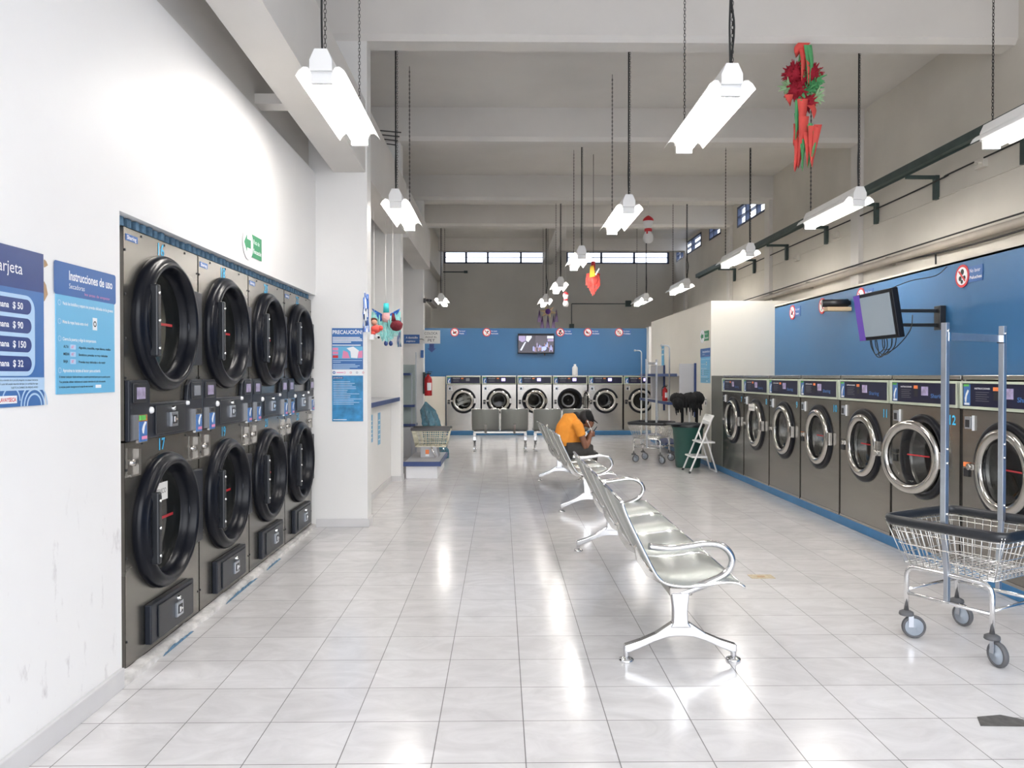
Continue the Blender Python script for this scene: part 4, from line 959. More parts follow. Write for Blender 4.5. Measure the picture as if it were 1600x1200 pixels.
r_ = thing('maroon_ornament', 'dark red rounded ornament below the right wing of the teal piñata', 'ornament', ((620 - 783) * 8.72 / 1210, 8.72, 1.36 + (587 - 509) * 8.72 / 1210))
part('body', MB().ball((0, 0, 0), .06, 16, 10, sc=(1.2, .9, 1), jit=.05).tube([(-.03, 0, .05), (-.04, 0, .14)], [.03, .008], 8), dmaroon, r_)
part('cord', MB().tube([(-.04, 0, .13), (-.04, 0, 3.18 - (1.36 + 78 * 8.72 / 1210))], .002, 4), paper, r_)

# large christmas wreath-like piñata from the first beam
Yp = 6.98; k_ = Yp / 1210
r_ = thing('crepe_pinata', 'tall red and green crepe paper piñata hanging from the first ceiling beam', 'piñata', ((1254 - 783) * k_, Yp, 4.349))
def zz(v): return (587 - v) * k_ + EYE - 4.349
rg = random.Random(5)
q = MB()
def spiky(c, r, n, mi, q):
    for k in range(n):
        d = Vector((rg.gauss(0, 1), rg.gauss(0, .7), rg.gauss(0, 1))).normalized(); p = Vector(c)
        q.tube([tuple(p), tuple(p + d * r * rg.uniform(.7, 1.15))], [.024, .003], 4, mi=mi)
for (du, v_, r0) in ((-14, 115, .075), (14, 115, .07), (-10, 140, .07), (8, 160, .06), (-2, 128, .05)): q.ball((du * k_, 0, zz(v_)), r0 * 1.0, 10, 8, jit=.15); spiky((du * k_, 0, zz(v_)), r0 * 1.5, 70, 0, q)
part('tissue_flowers', q, maroon, r_)
q = MB()
for (du, v_, mi) in ((-20, 135, 1), (21, 150, 1), (20, 122, 0), (6, 140, 0), (18, 135, 0)): q.ball((du * k_, .02, zz(v_)), .03, 8, 6, mi=mi, jit=.2); spiky((du * k_, .02, zz(v_)), .10, 50, mi, q)
part('leaves', q, [leaf, palegreen], r_)
q = MB()
def ribbon(q, pts, w, mi):
    vs_ = []; fs = []
    P_ = spline([(a * k_, b_, zz(c)) for a, b_, c in pts], 4); N = len(P_)
    for i, p in enumerate(P_):
        an = i * .35; e = Vector((math.cos(an * .4), math.sin(an * .4), 0)) * w * .8; t_ = .004
        vs_ += [tuple(p - e), tuple(p + e), tuple(p + e + Vector((0, t_, 0))), tuple(p - e + Vector((0, t_, 0)))]
    for i in range(N - 1):
        a = i * 4; c = a + 4; fs += [(a, a + 1, c + 1, c), (a + 3, c + 3, c + 2, a + 2), (a, c, c + 3, a + 3), (a + 1, a + 2, c + 2, c + 1)]
    q.add(vs_, fs, mi, True)
ribbon(q, [(0, -.05, 70), (-10, -.06, 80), (-14, -.05, 90)], .07, 0)
for (u0, v0, u1, v1, w_, mi) in ((-2, 72, -4, 130, .045, 0), (4, 74, 6, 138, .04, 1), (7, 74, 10, 132, .03, 1), (2, 72, 8, 136, .04, 0), (-10, 160, -14, 200, .04, 1), (-4, 158, -8, 214, .06, 0), (10, 165, 14, 186, .05, 0), (-26, 152, -22, 166, .05, 0),
                                (-10, 195, -16, 228, .045, 0), (-2, 185, -8, 262, .06, 0), (4, 195, 6, 262, .06, 0), (12, 200, 12, 262, .055, 0), (20, 198, 16, 250, .045, 0), (-8, 215, -14, 268, .06, 0), (0, 200, -4, 264, .03, 1), (8, 195, 8, 262, .03, 1), (16, 200, 10, 262, .025, 1), (-12, 180, -14, 222, .03, 1), (-6, 205, -2, 268, .03, 1)):
    ribbon(q, [(u0, -.06 + rg.uniform(-.02, .03), v0), ((u0 + u1) / 2 + rg.uniform(-2, 2), -.07, (v0 + v1) / 2), (u1, -.05 + rg.uniform(-.03, .03), v1)], w_, mi)
part('streamers', q, [coral, leaf], r_)
part('core', MB().tube([(0, 0, 0), (0, 0, zz(100)), (0, 0, zz(200))], [.012, .04, .03], 10), leaf, r_)

# snowmen
def snowman(loc, s, label, top):
    r_ = thing('snowman_ornament', label, 'ornament', loc, 0, 'white snowman ornaments')
    b_ = MB(); b_.lathe([(.0001, -.25), (.05, -.245), (.08, -.21), (.09, -.16), (.08, -.11), (.052, -.06), (.045, -.03), (.062, .03), (.085, .10), (.085, .15), (.06, .17), (.0001, .172)], (0, 0, 0), 'z', 24)
    part('body', b_, white_p, r_); part('scarf', MB().lathe([(.05, -.055), (.064, -.045), (.066, -.005), (.052, .0)], (0, 0, 0), 'z', 24).box(-.045, -.02, -.075, -.06, -.10, -.03), red_p, r_)
    part('cap', MB().lathe([(.087, .125), (.092, .15), (.07, .18), (.03, .21), (.0001, .225)], (0, 0, 0), 'z', 24), red_p, r_)
    part('cord', MB().tube([(0, 0, .22), (0, 0, top)], .004, 5), paper, r_)
    r_.scale = (s, s, s); return r_
Ys = 13.25; snowman(((1013 - 783) * Ys / 1210, Ys, EYE + (587 - 357) * Ys / 1210), 1.0, 'white snowman ornament with red scarf and cap, larger one under the beam', 4.35 - (EYE + (587 - 357) * Ys / 1210))
Ys = 14.95; s2 = snowman(((884 - 783) * Ys / 1210, Ys, EYE + (587 - 467) * Ys / 1210), .62, 'tiny white snowman ornament hanging beside the fourth middle light', (4.77 - (EYE + 120 * Ys / 1210)) / .62)
# red star piñata
Ys = 11.95; k_ = Ys / 1210; r_ = thing('red_pinata', 'red fringed piñata with yellow patch hanging behind the third middle light', 'piñata', ((927 - 783) * k_, Ys, EYE + (587 - 435) * k_))
q = MB(); fringe(q, -.105, .105, lambda t: .10 - .03 * abs(2 * t - 1), lambda t: -.10 - .17 * (1 - abs(2 * t - 1)), 0, 26, w=.014, seed=9); part('fringe', q, coral, r_)
part('body', MB().ball((0, 0, .0), .085, 14, 10, sc=(1, .7, 1.3)), coral, r_); part('top_tube', MB().tube([(0, 0, .12), (0, 0, .26)], .032, 10), red_p, r_)
part('yellow_patch', MB().prism([(-.07, .0), (-.06, .17), (-.01, .19), (.02, .02)], 'y', -.115, -.10), yellow_p, r_); part('white_patch', MB().prism([(.01, .05), (.075, .15), (.085, .13), (.03, .03)], 'y', -.118, -.10), wprint, r_)
part('cord', MB().tube([(0, 0, .24), (0, 0, CZ - (EYE + (587 - 435) * k_))], .004, 5), cable_m, r_)
# purple star piñata
Ys = 16.4; k_ = Ys / 1210; r_ = thing('star_pinata', 'small purple star piñata with lilac tassels above the back television', 'piñata', ((856 - 783) * k_, Ys, EYE + (587 - 487) * k_))
q = MB()
for k in range(6):
    a = PI / 2 + k * PI / 3 + .3; q.tube([(0, 0, 0), (.18 * math.cos(a), 0, .13 * math.sin(a))], [.06, .006], 8)
part('star_points', q, [tan_p], r_); part('centre', MB().ball((0, -.03, 0), .06, 12, 8), purple, r_)
q = MB()
for k, x in enumerate((-.18, -.12, 0.0, .12, .18)):
    zt = .05 if abs(x) > .15 else -.08; 
    for j in range(7): q.tube([(x, 0, zt), (x + (j - 3) * .012, 0, zt - .27)], .007, 4, mi=j % 2)
part('tassels', q, [purple, lilac], r_); part('cord', MB().tube([(0, 0, .05), (0, 0, CZ - (EYE + 100 * k_))], .004, 5), cable_m, r_)
# ------------------------------------------------------------------ televisions
r_ = thing('wall_television', 'black wall television on an arm on the right blue wall, grey screen with purple band', 'television', (3.50, 7.21, 1.92), 0)
M_ = Matrix.Rotation(math.radians(-9), 4, 'Y')   # leans so that the screen looks slightly down
def tv(mb):
    mb.v = [tuple(M_ @ Vector(v)) for v in mb.v]; return mb
b_ = MB(); b_.box(.0, .06, -.37, .37, -.225, .225); bo = part('casing', tv(b_), blk_gloss, r_, .008)
part('screen', tv(MB().box(-.003, 0, -.325, .245, -.19, .19)), scr_grey, bo, label='lit grey screen'); part('screen_band', tv(MB().box(-.004, 0, .245, .368, -.222, .222)), scr_purple, bo, label='purple screen band')
part('back_bulge', tv(MB().box(.06, .10, -.25, .25, -.15, .15)), blk, bo, .01)
ar = MB(); ar.box(.10, .14, -.10, .10, -.10, .10); ar.box(.12, .50, -.16, -.13, .02, .05); ar.box(.12, .50, -.16, -.13, -.11, -.08); ar.box(.50, .556, -.20, -.10, -.14, .08); ar.box(.12, .16, -.17, -.05, -.11, .05)
part('arm', ar, blk, r_, .004)
q = MB(); rg = random.Random(2)
for (ya, yb3, dz) in ((-.2, .22, -.17), (-.05, .2, -.14), (.1, -.1, -.16), (-.28, .12, -.15), (-.2, -.02, -.1)):
    q.tube(spline([(.06, ya, -.20), (.07, ya * .8, -.30), (.05, (ya + yb3) / 2, -.22 + dz), (.07, yb3 * .9, -.30), (.06, yb3, -.2)], 5), .0045, 5)
q.tube(spline([(.3, -.1, 0.0), (.2, -.25, -.15), (.1, -.2, -.3), (.06, -.05, -.36)], 5), .0045, 5)
q.tube(spline([(.06, -.02, .22), (.3, -.05, .32), (.50, -.12, .36), (.55, -.22, .43)], 5), .004, 5)
part('cables', q, cable_m, r_)
r_ = thing('wall_camera', 'black cylindrical camera over a tan box beside the right television', 'camera', (4.05, 8.95, 2.185))
part('housing', MB().tube([(-.02, .0, .02), (-.30, .06, .02)], .045, 16).tube([(0, 0, .02), (-.06, 0, .02)], .03, 10), blk, r_); part('tan_box', MB().box(-.28, 0, -.05, .06, -.075, -.03), tan_p, r_, .004)
# back television with a film scene
r_ = thing('wall_television', 'flat television showing a crowd scene on the back blue wall', 'television', (.40, 18.5, 1.89))
bo = part('casing', MB().box(0, .87, 0, .06, 0, .475), blk_gloss, r_, .006)
def em(n_, c, s_): return P(n_, tuple(x * .3 for x in c), .2, emit=c, es=s_)
sm = [em('scene_dark', (.03, .025, .035), .8), em('scene_sky', (.70, .75, .95), .5), em('scene_violet', (.35, .28, .48), .5), em('scene_brown', (.20, .12, .12), .7), em('scene_blue', (.30, .35, .85), .8), em('scene_grey', (.07, .06, .08), .6)]
q = MB(); q.rect(.012, .858, .02, .43, -.001, 0); q.rect(.42, .858, .2, .43, -.0012, 5)
q.poly([(.02, .42), (.02, .32), (.10, .27), (.18, .30), (.18, .42)], -.0015, 2); q.poly([(.20, .42), (.19, .31), (.25, .27), (.33, .38), (.33, .42)], -.0015, 1)
q.poly([(.05, .08), (.09, .07), (.20, .28), (.16, .27)], -.0018, 1); q.rect(.70, .85, .36, .42, -.0015, 1); q.rect(.71, .85, .29, .345, -.0015, 2)
rg = random.Random(8)
for k in range(16):
    x = .37 + .03 * k; z = rg.uniform(.08, .22); q.poly([(x - .012, z - .05), (x + .014, z - .05), (x + .012, z + .04), (x, z + .07), (x - .01, z + .04)], -.0016 - k * .00003, rg.choice([2, 3, 3, 4, 2]))
q.disc(.63, .12, .05, -.0022, 4, 14); q.disc(.53, .11, .04, -.0022, 3, 14)
part('screen', q, sm, bo); part('bracket', MB().box(.2, .65, .06, .10, .1, .35), blk, r_); part('foot_sensor', MB().box(.36, .46, -.004, .01, -.012, .0, 0).box(.62, .66, 0.01, .03, -.05, .0, 0), blk, r_)
# ------------------------------------------------------------------ bottle on the back washer
r_ = thing('plastic_bottle', 'white plastic bottle standing on top of the fourth back washer', 'bottle', ((898.5 - 783) * 18.1 / 1210, 18.1, .10 + 1.266))
part('bottle_body', MB().lathe([(.0001, 0), (.062, 0), (.066, .01), (.066, .17), (.055, .20), (.03, .225), (.024, .235), (.0001, .236)], (0, 0, 0), 'z', 24), white_p, r_); part('cap', MB().lathe([(.027, .235), (.027, .262), (.0001, .264)], (0, 0, 0), 'z', 16), enamel, r_)
# ------------------------------------------------------------------ crane rail, brackets and pipes on the right wall
r_ = thing('steel_rail', 'long green steel angle rail on brackets high on the right wall', 'rail', (4.3, 4.5, 3.50))
part('angle_bar', MB().box(-.05, .02, -6, 12.4, 0, .075).box(.01, .02, -6, 12.4, -.02, .075), steel_green, r_)
for yy in (6.8, 8.19, 9.5, 10.97, 12.5, 14.1, 15.3):
    part('bracket', MB().box(0, .345, yy - 4.5 - .02, yy - 4.5 + .02, -.05, -.015).box(.30, .345, yy - 4.5 - .03, yy - 4.5 + .03, -.27, -.015), steel_green, r_, .002)
r_ = thing('service_pipe', 'thick painted pipe running along the cream wall above the blue paint', 'pipe', (4.56, 4.5, 2.71))
q = MB(); q.tube([(0, -6, 0.0), (0, 3, .0), (0, 11.2, -.02)], .042, 14); part('pipe', q, pipe_m, r_)
q = MB(); q.tube(spline([(.0, -6, .075), (0, -1, .07), (.0, 4, .075), (0, 11.2, .055)], 4), .009, 6); part('cable_conduit', q, cable_m, r_)
for yy in (0, 2.1, 4.6, 7): part('clamp', MB().box(-.012, .09, yy - .02, yy + .02, -.05, .05), pipe_m, r_)
q = MB(); q.tube(spline([(4.60, 2.0, 2.72), (4.60, 6.0, 2.66), (4.60, 7.6, 2.64), (4.59, 9.2, 2.69)], 6), .010, 6); q.tube(spline([(4.60, 8.15, 2.66), (4.61, 8.16, 2.45), (4.60, 8.15, 2.41)], 4), .009, 6)
o = part('sagging_cable', q, cable_m); tag(o, 'black cable sagging below the thick pipe on the right', 'cable')
q = MB(); pts = [(4.61, 3.0, 3.46), (4.61, 7.6, 3.44), (4.60, 8.0, 3.42), (4.61, 9.4, 3.41), (4.61, 12, 3.42), (4.61, 15, 3.42)]; q.tube(spline(pts, 4), .009, 6)
o = part('wall_cable', q, cable_m); tag(o, 'thin dark cable under the green rail on the right wall', 'cable')
for i, (yy, z) in enumerate(((7.35, 3.36), (10.6, 3.26), (12.0, 3.15))):
    o = part('junction_box', MB().box(0, .05, 0, .14, 0, .09).tube([(0.01, .03, .045), (-.03, .03, .045)], .012, 8).tube([(0.01, .09, .045), (-.03, .09, .05)], .012, 8), cream, None, .004); o.location = (4.60, yy, z); tag(o, ('pale electric box under the green rail nearest the camera', 'pale electric box under the rail between brackets', 'pale electric box under the far part of the rail')[i], 'electric box', 'electric boxes under the green rail')
q = MB()
for k in range(4): q.tube([(-1.715, 9.2, 4.28 - k * .045), (-1.2 - .02 * k, 9.35, 4.28 - k * .05)], .008, 6)
o = part('rebar_stubs', q, chain_m); tag(o, 'bundle of dark metal rods sticking out of the left upper wall', 'metal rods')
q = MB(); q.tube([(1.9, 20.875, 3.3), (3.4, 20.875, 3.3)], .012, 6); q.tube([(1.9, 20.875, 3.3), (1.9, 20.875, 2.75)], .012, 6); q.box(3.35, 3.5, 20.78, 20.9, 3.22, 3.38); q.box(1.84, 1.96, 20.8, 20.9, 2.6, 2.75)
o = part('conduit', q, steel_green); tag(o, 'thin conduit with boxes on the grey back wall', 'conduit')
q = MB(); q.tube([(-1.9, 20.875, 4.15), (-1.0, 20.875, 4.15)], .014, 6); q.box(-1.0, -.9, 20.84, 20.9, 4.12, 4.18)
o = part('conduit', q, steel_green); tag(o, 'short conduit at the left of the grey back wall', 'conduit')
# ------------------------------------------------------------------ hatch side: platform, basket, scale, bag, extinguisher, shelves
r_ = thing('low_platform', 'low white platform with navy top edge at the foot of the middle pier', 'platform', (-1.06, 10.25, 0))
part('box', MB().box(-.20, .215, .0, 1.25, 0.0, .17), white_lam, r_, .003); part('top_board', MB().box(-.215, .245, -.03, 1.28, .17, .20, 0).box(-.235, .265, -.04, -.03, .165, .225, 1).box(.245, .265, -.04, 1.28, .165, .225, 1).box(-.215, .245, -.03, 1.28, .20, .222, 0), [grey_lam, navy_lam], r_, .002)
r_ = thing('grey_box', 'grey metal box with orange sticker on the low platform', 'box', (-1.03, 10.75, .223))
part('casing', MB().prism([(-.09, 0), (.16, 0), (.13, .15), (-.09, .15)], 'y', 0, .35), grey_lam, r_, .005); part('sticker', MB().box(-.02, .03, -.002, 0, .05, .11, 0).box(-.02, .03, -.002, 0, .02, .045, 1), [orange, wprint], r_)
part('tube_leg', MB().tube([(.13, -.03, .0 + .01), (.06, -.03, .15)], .013, 8), chrome, r_)
r_ = thing('plastic_basket', 'cream grid basket with dark rim resting on the grey box', 'basket', (-.98, 10.95, .375))
q = MB(); A0, A1 = .21, .265; B0, B1 = .17, .20; H_ = .24
for k in range(5):
    z = H_ * k / 4; f = k / 4; X = A0 + (A1 - A0) * f; Y = B0 + (B1 - B0) * f
    q.tube([(-X, -Y, z), (X, -Y, z), (X, Y, z), (-X, Y, z)], .007 if k not in (0,) else .010, 6, closed=True)
for k in range(9):
    t_ = -1 + 2 * k / 8
    for s_ in (-1, 1): q.tube([(t_ * A0, s_ * B0, 0), (t_ * A1, s_ * B1, H_)], .006, 5); q.tube([(s_ * A0, t_ * B0, 0), (s_ * A1, t_ * B1, H_)], .006, 5)
q.box(-A0, A0, -B0, B0, -.004, .006); part('grid', q, cream_wire, r_)
part('rim', MB().tube([(-A1, -B1, H_), (A1, -B1, H_), (A1 + .0, B1, H_), (-A1, B1, H_)], .018, 8, closed=True, sq=(1, 1.3)), grey_rub, r_)
# blue bag
q = MB(); rg = random.Random(4); n = 34; m = 26; vs_ = []; fs = []
for i in range(m + 1):
    t_ = i / m; z = .93 * t_; R_ = .20 * (1 - .45 * t_) * (1 - .9 * max(0, t_ - .85) / .15) if t_ < .999 else .012; cx = .0 - .17 * t_ ** 1.6
    for k in range(n):
        a = 2 * PI * k / n; rr = max(.01, R_) * (1 + .09 * math.sin(5 * a + t_ * 4) + .06 * math.sin(9 * a + 7 * t_) + rg.uniform(-.07, .07))
        vs_.append((cx + rr * math.cos(a), rr * math.sin(a) * .8, z if i else 0.0))
for i in range(m):
    for k in range(n): l = (k + 1) % n; fs.append((i * n + k, i * n + l, (i + 1) * n + l, (i + 1) * n + k))
fs.append(tuple(range(n))); fs.append(tuple(reversed(range(m * n, m * n + n))))
q.add(vs_, fs, 0, False); o = part('plastic_bag', q, bag_m); o.location = (-1.07, 12.75, 0.002); tag(o, 'tall translucent blue plastic bag standing beside the far pier', 'plastic bag')
q = MB(); rg = random.Random(11)
for k in range(10): q.lathe([(.0001, 0), (.032, 0), (.034, .12), (.014, .16), (.014, .18), (.0001, .18)], (rg.uniform(-.08, .06), rg.uniform(-.08, .08), .01 + .19 * (k // 5)), 'z', 10)
o = part('pet_bottles', q, paper); o.location = (-1.07, 12.75, .003); tag(o, 'clear bottles collected inside the tall blue bag', 'bottles', None, 'stuff')
def extinguisher(loc, s, label):
    r_ = thing('fire_extinguisher', label, 'fire extinguisher', loc)
    part('cylinder', MB().lathe([(.0001, 0), (.06, 0), (.066, .01), (.066, .27), (.055, .31), (.025, .335), (.022, .36), (.0001, .36)], (0, 0, 0), 'z', 24), ext_red, r_)
    part('valve', MB().box(-.02, .05, -.012, .012, .36, .385).tube([(.0, 0, .36), (0, 0, .38)], .02, 10).box(-.02, .07, -.01, .01, .40, .41).tube([(.0, 0, .385), (0.01, 0, .405)], .006, 6), blk, r_)
    part('hose', MB().tube(spline([(-.02, 0, .37), (-.06, 0, .35), (-.078, 0, .27), (-.074, 0, .12)], 5), .010, 8), blk, r_)
    lb = MB(); n = 10
    vs_ = [(.0668 * math.cos(a), .0668 * math.sin(a), z) for z in (.09, .22) for a in [math.radians(-100 + 70 * k / n) for k in range(n + 1)]]
    lb.add(vs_, [(k, k + 1, n + 2 + k, n + 1 + k) for k in range(n)], 0, True); part('label_sticker', lb, wprint, r_)
    r_.scale = (s, s, s); return r_
extinguisher((-1.24, 13.19, 1.02), 1.0, 'red fire extinguisher mounted on the far pier')
q = MB().box(-1.33, -1.29, 13.2, 13.27, 1.05, 1.42); o = part('extinguisher_bracket', q, steel_green); tag(o, 'dark bracket holding the extinguisher on the far pier', 'bracket')
extinguisher((2.80, 13.2, .928), .66, 'small red fire extinguisher standing on the folding table')
r_ = thing('wall_shelves', 'grey stepped shelving with navy shelf edges behind the middle pier', 'shelf', (-1.8, 12.95, 0))
part('side_panel', MB().box(0, .35, .28, .30, .3, 1.55), acrylic, r_)
for z, w_ in ((1.40, .27), (.87, .34), (.55, .36)): part('shelf', MB().box(0, w_, 0, .30, z - .02, z, 0).box(0, w_, -.012, 0, z - .035, z + .005, 1).box(w_, w_ + .012, -.012, .3, z - .035, z + .005, 1), [grey_lam, navy_lam], r_)
part('upright', MB().box(.37, .385, .0, .02, 0, 1.75).box(.30, .315, .0, .02, 0.0, 1.4).box(.0, .02, 0, .3, 0, 1.5), galv, r_)
part('lower_cabinet', MB().box(0, .36, .02, .30, 0, .50), grey_lam, r_, .003)
o = part('switch_box', MB().box(0, .05, 0, .03, 0, .13), sblue, None, .003); o.location = (-1.375, 13.245, 1.36 + 28 * 13.2 / 1210); tag(o, 'small dark blue box on the far pier beside the PET sign', 'switch')
# ------------------------------------------------------------------ right group: shelves, table, bin, stool
r_ = thing('wall_shelf_unit', 'blue and grey shelf unit mounted on the ivory partition', 'shelf', (3.108, 12.3, 0))
part('shelf_board', MB().box(-.30, -.0, 0.02, 3.3, 1.355, 1.385, 0).box(-.31, -.30, 0.02, 3.3, 1.345, 1.395, 1), [grey_lam, navy_lam], r_, .002)
for yy in (0.0, 2.35): part('divider', MB().box(-.27, 0, yy, yy + .02, .93, 1.55, 0).box(-.035, 0, yy - .012, yy, .7, 1.56, 1), [grey_lam, navy_lam], r_)
r_ = thing('folding_table', 'long blue-edged folding table with garment hooks along the ivory partition', 'table', (2.72, 12.56, 0))
part('table_top', MB().box(0, .37, 0, 2.55, .90, .925, 0).box(-.012, 0, 0, 2.55, .885, .93, 1).box(-.012, .37, -.012, 0, .885, .93, 1), [grey_lam, navy_lam], r_, .002)
for (x, y) in ((.02, .02), (.35, .02), (.02, 2.53), (.35, 2.53)): part('leg', MB().tube([(x, y, 0), (x, y, .90)], .015, 10), enamel, r_)
part('lower_shelf', MB().box(.04, .34, .3, 2.5, .22, .235, 0).box(.02, .04, .3, 2.5, .20, .24, 1), [navy_lam, navy_lam], r_)
for (y, a) in ((.02, 0), (2.53, 1)):
    x = .02
    part('garment_hook', MB().tube([(x, y + (0 if a == 0 else 0), .0 if a else .925), (x, y, 1.80)] + [(x - .05 + .05 * math.cos(t_), y, 1.80 + .05 * math.sin(t_)) for t_ in (.5, 1.1, PI / 2)] + [(x - .13, y, 1.85)], .012, 10).ball((x - .13, y, 1.85), .02), galv, r_)
r_ = thing('waste_bin', 'dark green plastic bin with black lid beside the step stool', 'bin', (2.785, 11.5, 0))
part('body', MB().lathe([(.0001, 0.0), (.17, 0), (.18, .02), (.225, .57), (.235, .58), (.235, .62), (.225, .62), (.17, .03), (.0001, .03)], (0, 0, 0), 'z', 36), bin_green, r_); part('lid', MB().lathe([(.245, .60), (.25, .63), (.20, .655), (.0001, .665)], (0, 0, 0), 'z', 36).box(-.33, .2, -.2, .1, .64, .652), blk, r_)
q = MB(); rg = random.Random(6)
for k in range(15): q.ball((-.17 + .34 * k / 14, rg.uniform(-.07, .07), .34 + rg.uniform(-.05, .03)), rg.uniform(.085, .11), 12, 8, jit=.08, sc=(1, 1, .9))
for k in range(34):
    a = rg.uniform(0, 2 * PI); x = .19 * math.cos(a); y = .12 * math.sin(a); q.tube([(x * .9, y, .36), (x, y, .24), (x * rg.uniform(.9, 1.1), y * 1.05, rg.uniform(.10, .22))], [.02, .016, .006], 5)
for (x, y) in ((-.12, -.08), (-.07, .06), (.12, -.08), (.14, .07)): q.tube([(x, y, .30), (x * .95, y, 0.0)], .014, 6)
o = part('black_cloth_pile', q, blk_matte); o.location = (2.80, 11.55, .662); tag(o, 'pile of black cloth with hanging strands on the green bin lid', 'cloth')
# step stool: front faces -x, width along y
r_ = thing('step_stool', 'white folding two-step stool standing before the green bin', 'step stool', (2.62, 10.72, 0))
fr = MB(); Wy = .40
for y in (0.0, Wy): fr.tube(spline([(0 + (0), y, 0.005), (.14, y, .34), (.27, y, .66), (.30, y, .74), (.33, y, .80)], 4), .0125, 10)
fr.tube([(.33, 0, .80), (.33, Wy, .80)], .0125, 10); fr.tube([(.29, 0, .72), (.29, Wy, .72)], .01, 8); part('front_frame', fr, enamel, r_)
bk = MB()
for y in (0.03, Wy - .03): bk.tube([(.22, y, .56), (.30, y, .30), (.385, y, .02)], .011, 10)
bk.tube([(.385, .03, .02), (.385, Wy - .03, .02)], .011, 10); part('back_frame', bk, enamel, r_)
part('top_rest', MB().prism([(.27, .68), (.285, .67), (.34, .80), (.325, .81)], 'y', 0.0, Wy), enamel, r_, .003)
for (x0, z) in ((.03, .215), (.135, .42)): part('step', MB().box(x0 + .0, x0 + .22, .0, Wy, z, z + .02, 0).box(x0 + .01, x0 + .21, .015, Wy - .015, z + .02, z + .023, 1), [enamel, grey_lam], r_, .003)
for y in (0.0, Wy): part('foot', MB().tube([(-.003, y, 0), (.008, y, .03)], .017, 8), blk, r_)
# ------------------------------------------------------------------ floor debris
o = part('tape_patch', MB().add([(0, 0, .0005), (.16, -.005, .0005), (.175, .03, .0005), (.12, .055, .0005), (.03, .045, .0005), (0, 0, .003), (.16, -.005, .003), (.175, .03, .003), (.12, .055, .003), (.03, .045, .003)], [(4, 3, 2, 1, 0), (5, 6, 7, 8, 9), (0, 1, 6, 5), (1, 2, 7, 6), (2, 3, 8, 7), (3, 4, 9, 8), (4, 0, 5, 9)]), P('worn_grey_tape', (0.09, 0.085, 0.08), 0.5, var=.4, vscale=40), None)
o.location = (1.86, 2.965, 0); o.scale = (1.15, 1.7, 1); tag(o, 'worn dark tape patch on the floor at lower right', 'tape patch')
o = part('tape_patch', MB().box(0, .16, 0, .10, .0005, .003, 0).box(.05, .10, .03, .06, .003, .004, 1), [P('worn_yellow_tape', (0.50, 0.42, 0.28), 0.6, var=.3, vscale=30), kraft], None)
o.location = (1.68, 5.15, 0); tag(o, 'faded yellowish sticker on the floor between near bench and cart', 'tape patch')
# ------------------------------------------------------------------ seated person in orange (faces +x, bent over a phone)
px, py = .80, 9.32
r_ = thing('person', 'person in orange t-shirt and black cap, bent over a phone on the bench', 'person', (px, py, 0.0))
b_ = MB()
# torso, neck, head
b_.tube([(.0, 0, .44), (-.02, 0, .54), (.02, 0, .66), (.09, 0, .76), (.165, 0, .82)], [.13, .125, .13, .125, .09], 14, sq=(1.25, .85))
b_.tube([(.15, 0, .81), (.20, 0, .835), (.235, 0, .83)], [.055, .05, .05], 12)
b_.ball((.265, 0, .83), .085, 18, 14, sc=(1.05, .85, 1.05)); b_.ball((.31, 0, .785), .058, 14, 10, sc=(1.0, .8, 1.0))
b_.ball((.362, 0, .793), .016, 8, 6, sc=(1.1, .7, 1)); b_.ball((.345, 0, .755), .02, 8, 6, sc=(1, .9, .5))
for s_ in (-1, 1): b_.ball((.262, s_ * .078, .815), .022, 8, 6, sc=(.8, .4, 1.2))
# arms: shoulder, elbow on the thigh, wrist
for s_ in (-1, 1):
    b_.tube([(.13, s_ * .14, .775), (.17, s_ * .17, .68), (.215, s_ * .17, .56), (.235, s_ * .16, .50)], [.055, .047, .042, .04], 12)
    b_.tube([(.235, s_ * .16, .50), (.275, s_ * .12, .57), (.315, s_ * .055, .645)], [.04, .036, .026], 12)
    b_.ball((.335, s_ * .045, .665), .034, 10, 8, sc=(1, .55, 1.1))
    for k in range(4):
        y = s_ * (.052 - .002 * k); z = .70 - .017 * k
        b_.tube([(.335, y, z - .02), (.362, y * .95, z - .012), (.378, y * .6, z - .016), (.372, y * .25, z - .02)], [.010, .009, .0085, .0075], 8)
    b_.tube([(.33, s_ * .03, .675), (.345, s_ * .012, .695), (.352, s_ * .006, .71)], [.011, .010, .008], 8)
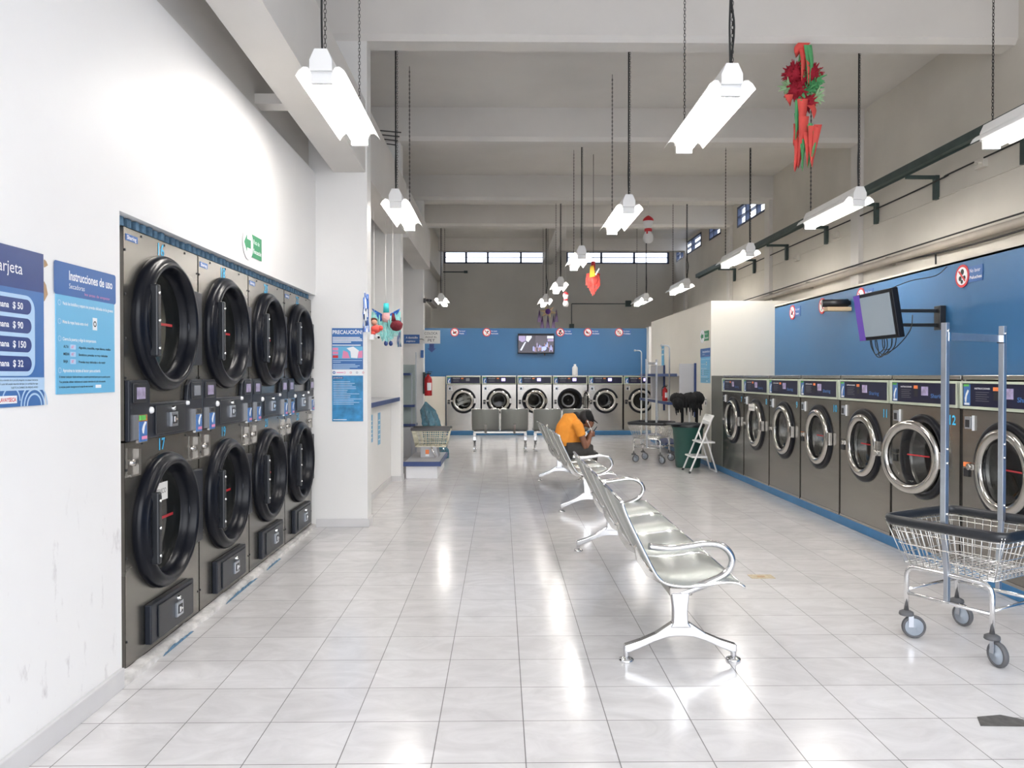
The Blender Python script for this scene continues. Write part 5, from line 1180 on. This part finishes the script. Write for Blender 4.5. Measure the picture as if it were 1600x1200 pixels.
# legs and feet
for s_ in (-1, 1):
    b_.tube([(.0, s_ * .09, .455), (.17, s_ * .10, .46), (.335, s_ * .11, .455)], [.10, .085, .062], 12)
    b_.tube([(.335, s_ * .11, .455), (.315, s_ * .11, .27), (.28, s_ * .11, .09)], [.06, .052, .038], 12)
    b_.tube([(.26, s_ * .11, .045), (.34, s_ * .115, .038), (.42, s_ * .12, .03)], [.038, .036, .026], 10)
bo = part('body', b_, skin_m, r_, remesh=.008)
r_.scale = (.86, 1, 1)
t_ = MB(); t_.tube([(.01, 0, .455), (.0, 0, .50), (-.01, 0, .58), (.02, 0, .68), (.09, 0, .78), (.155, 0, .825)], [.12, .135, .15, .152, .145, .085], 18, sq=(1.28, .88))
for s_ in (-1, 1): t_.tube([(.10, s_ * .11, .78), (.135, s_ * .155, .755), (.165, s_ * .178, .68), (.175, s_ * .18, .645)], [.075, .072, .066, .064], 14)
part('t_shirt', t_, orange_cloth, r_, remesh=.010)
p_ = MB()
p_.ball((-.01, 0, .455), .13, 16, 10, sc=(1, 1.35, .75))
for s_ in (-1, 1):
    p_.tube([(-.02, s_ * .09, .46), (.17, s_ * .10, .465), (.345, s_ * .11, .46)], [.115, .10, .078], 14)
    p_.tube([(.345, s_ * .11, .455), (.325, s_ * .11, .27), (.29, s_ * .11, .09)], [.075, .066, .056], 14)
part('trousers', p_, pants_m, r_, remesh=.010)
for s_ in (-1, 1): part('shoe', MB().tube([(.235, s_ * .11, .045), (.30, s_ * .112, .05), (.37, s_ * .118, .042), (.44, s_ * .12, .034)], [.042, .046, .042, .030], 12), blk, r_)
h_ = MB(); h_.ball((.245, 0, .852), .092, 18, 12, sc=(1.05, .95, 1.0)); h_.ball((.165, 0, .86), .055, 14, 10, sc=(1.2, .9, .9), jit=.05); h_.ball((.12, 0, .90), .045, 12, 8, sc=(1.2, .9, .6), jit=.05); part('hair', h_, hair_m, r_, remesh=.010)
c_ = MB(); c_.ball((.285, 0, .868), .094, 20, 12, sc=(1.08, .96, .82)); c_.prism([(.30, -.08), (.37, -.07), (.42, -.04), (.435, 0), (.42, .04), (.37, .07), (.30, .08)], 'z', .855, .866)
for i, v in enumerate(c_.v):
    if v[0] > .335: c_.v[i] = (v[0] - .01, v[1], v[2] - (v[0] - .335) * .75)
part('cap', c_, blk_matte, r_)
part('earphone', MB().ball((.272, -.088, .812), .010, 8, 6).tube(spline([(.272, -.088, .81), (.31, -.085, .74), (.34, -.05, .66), (.33, -.03, .56)], 4), .003, 5), white_p, r_)
part('neck_eyes', MB().ball((.338, -.028, .812), .007, 8, 6).ball((.338, .028, .812), .007, 8, 6), blk, r_).name = 'eyes'
o = part('smartphone', MB().box(-.005, .005, -.035, .035, -.07, .07), blk_gloss, None, .003); o.location = (px + .312, py, .69); o.rotation_euler = (0, math.radians(35), 0); tag(o, 'dark smartphone held by the person in orange', 'phone')
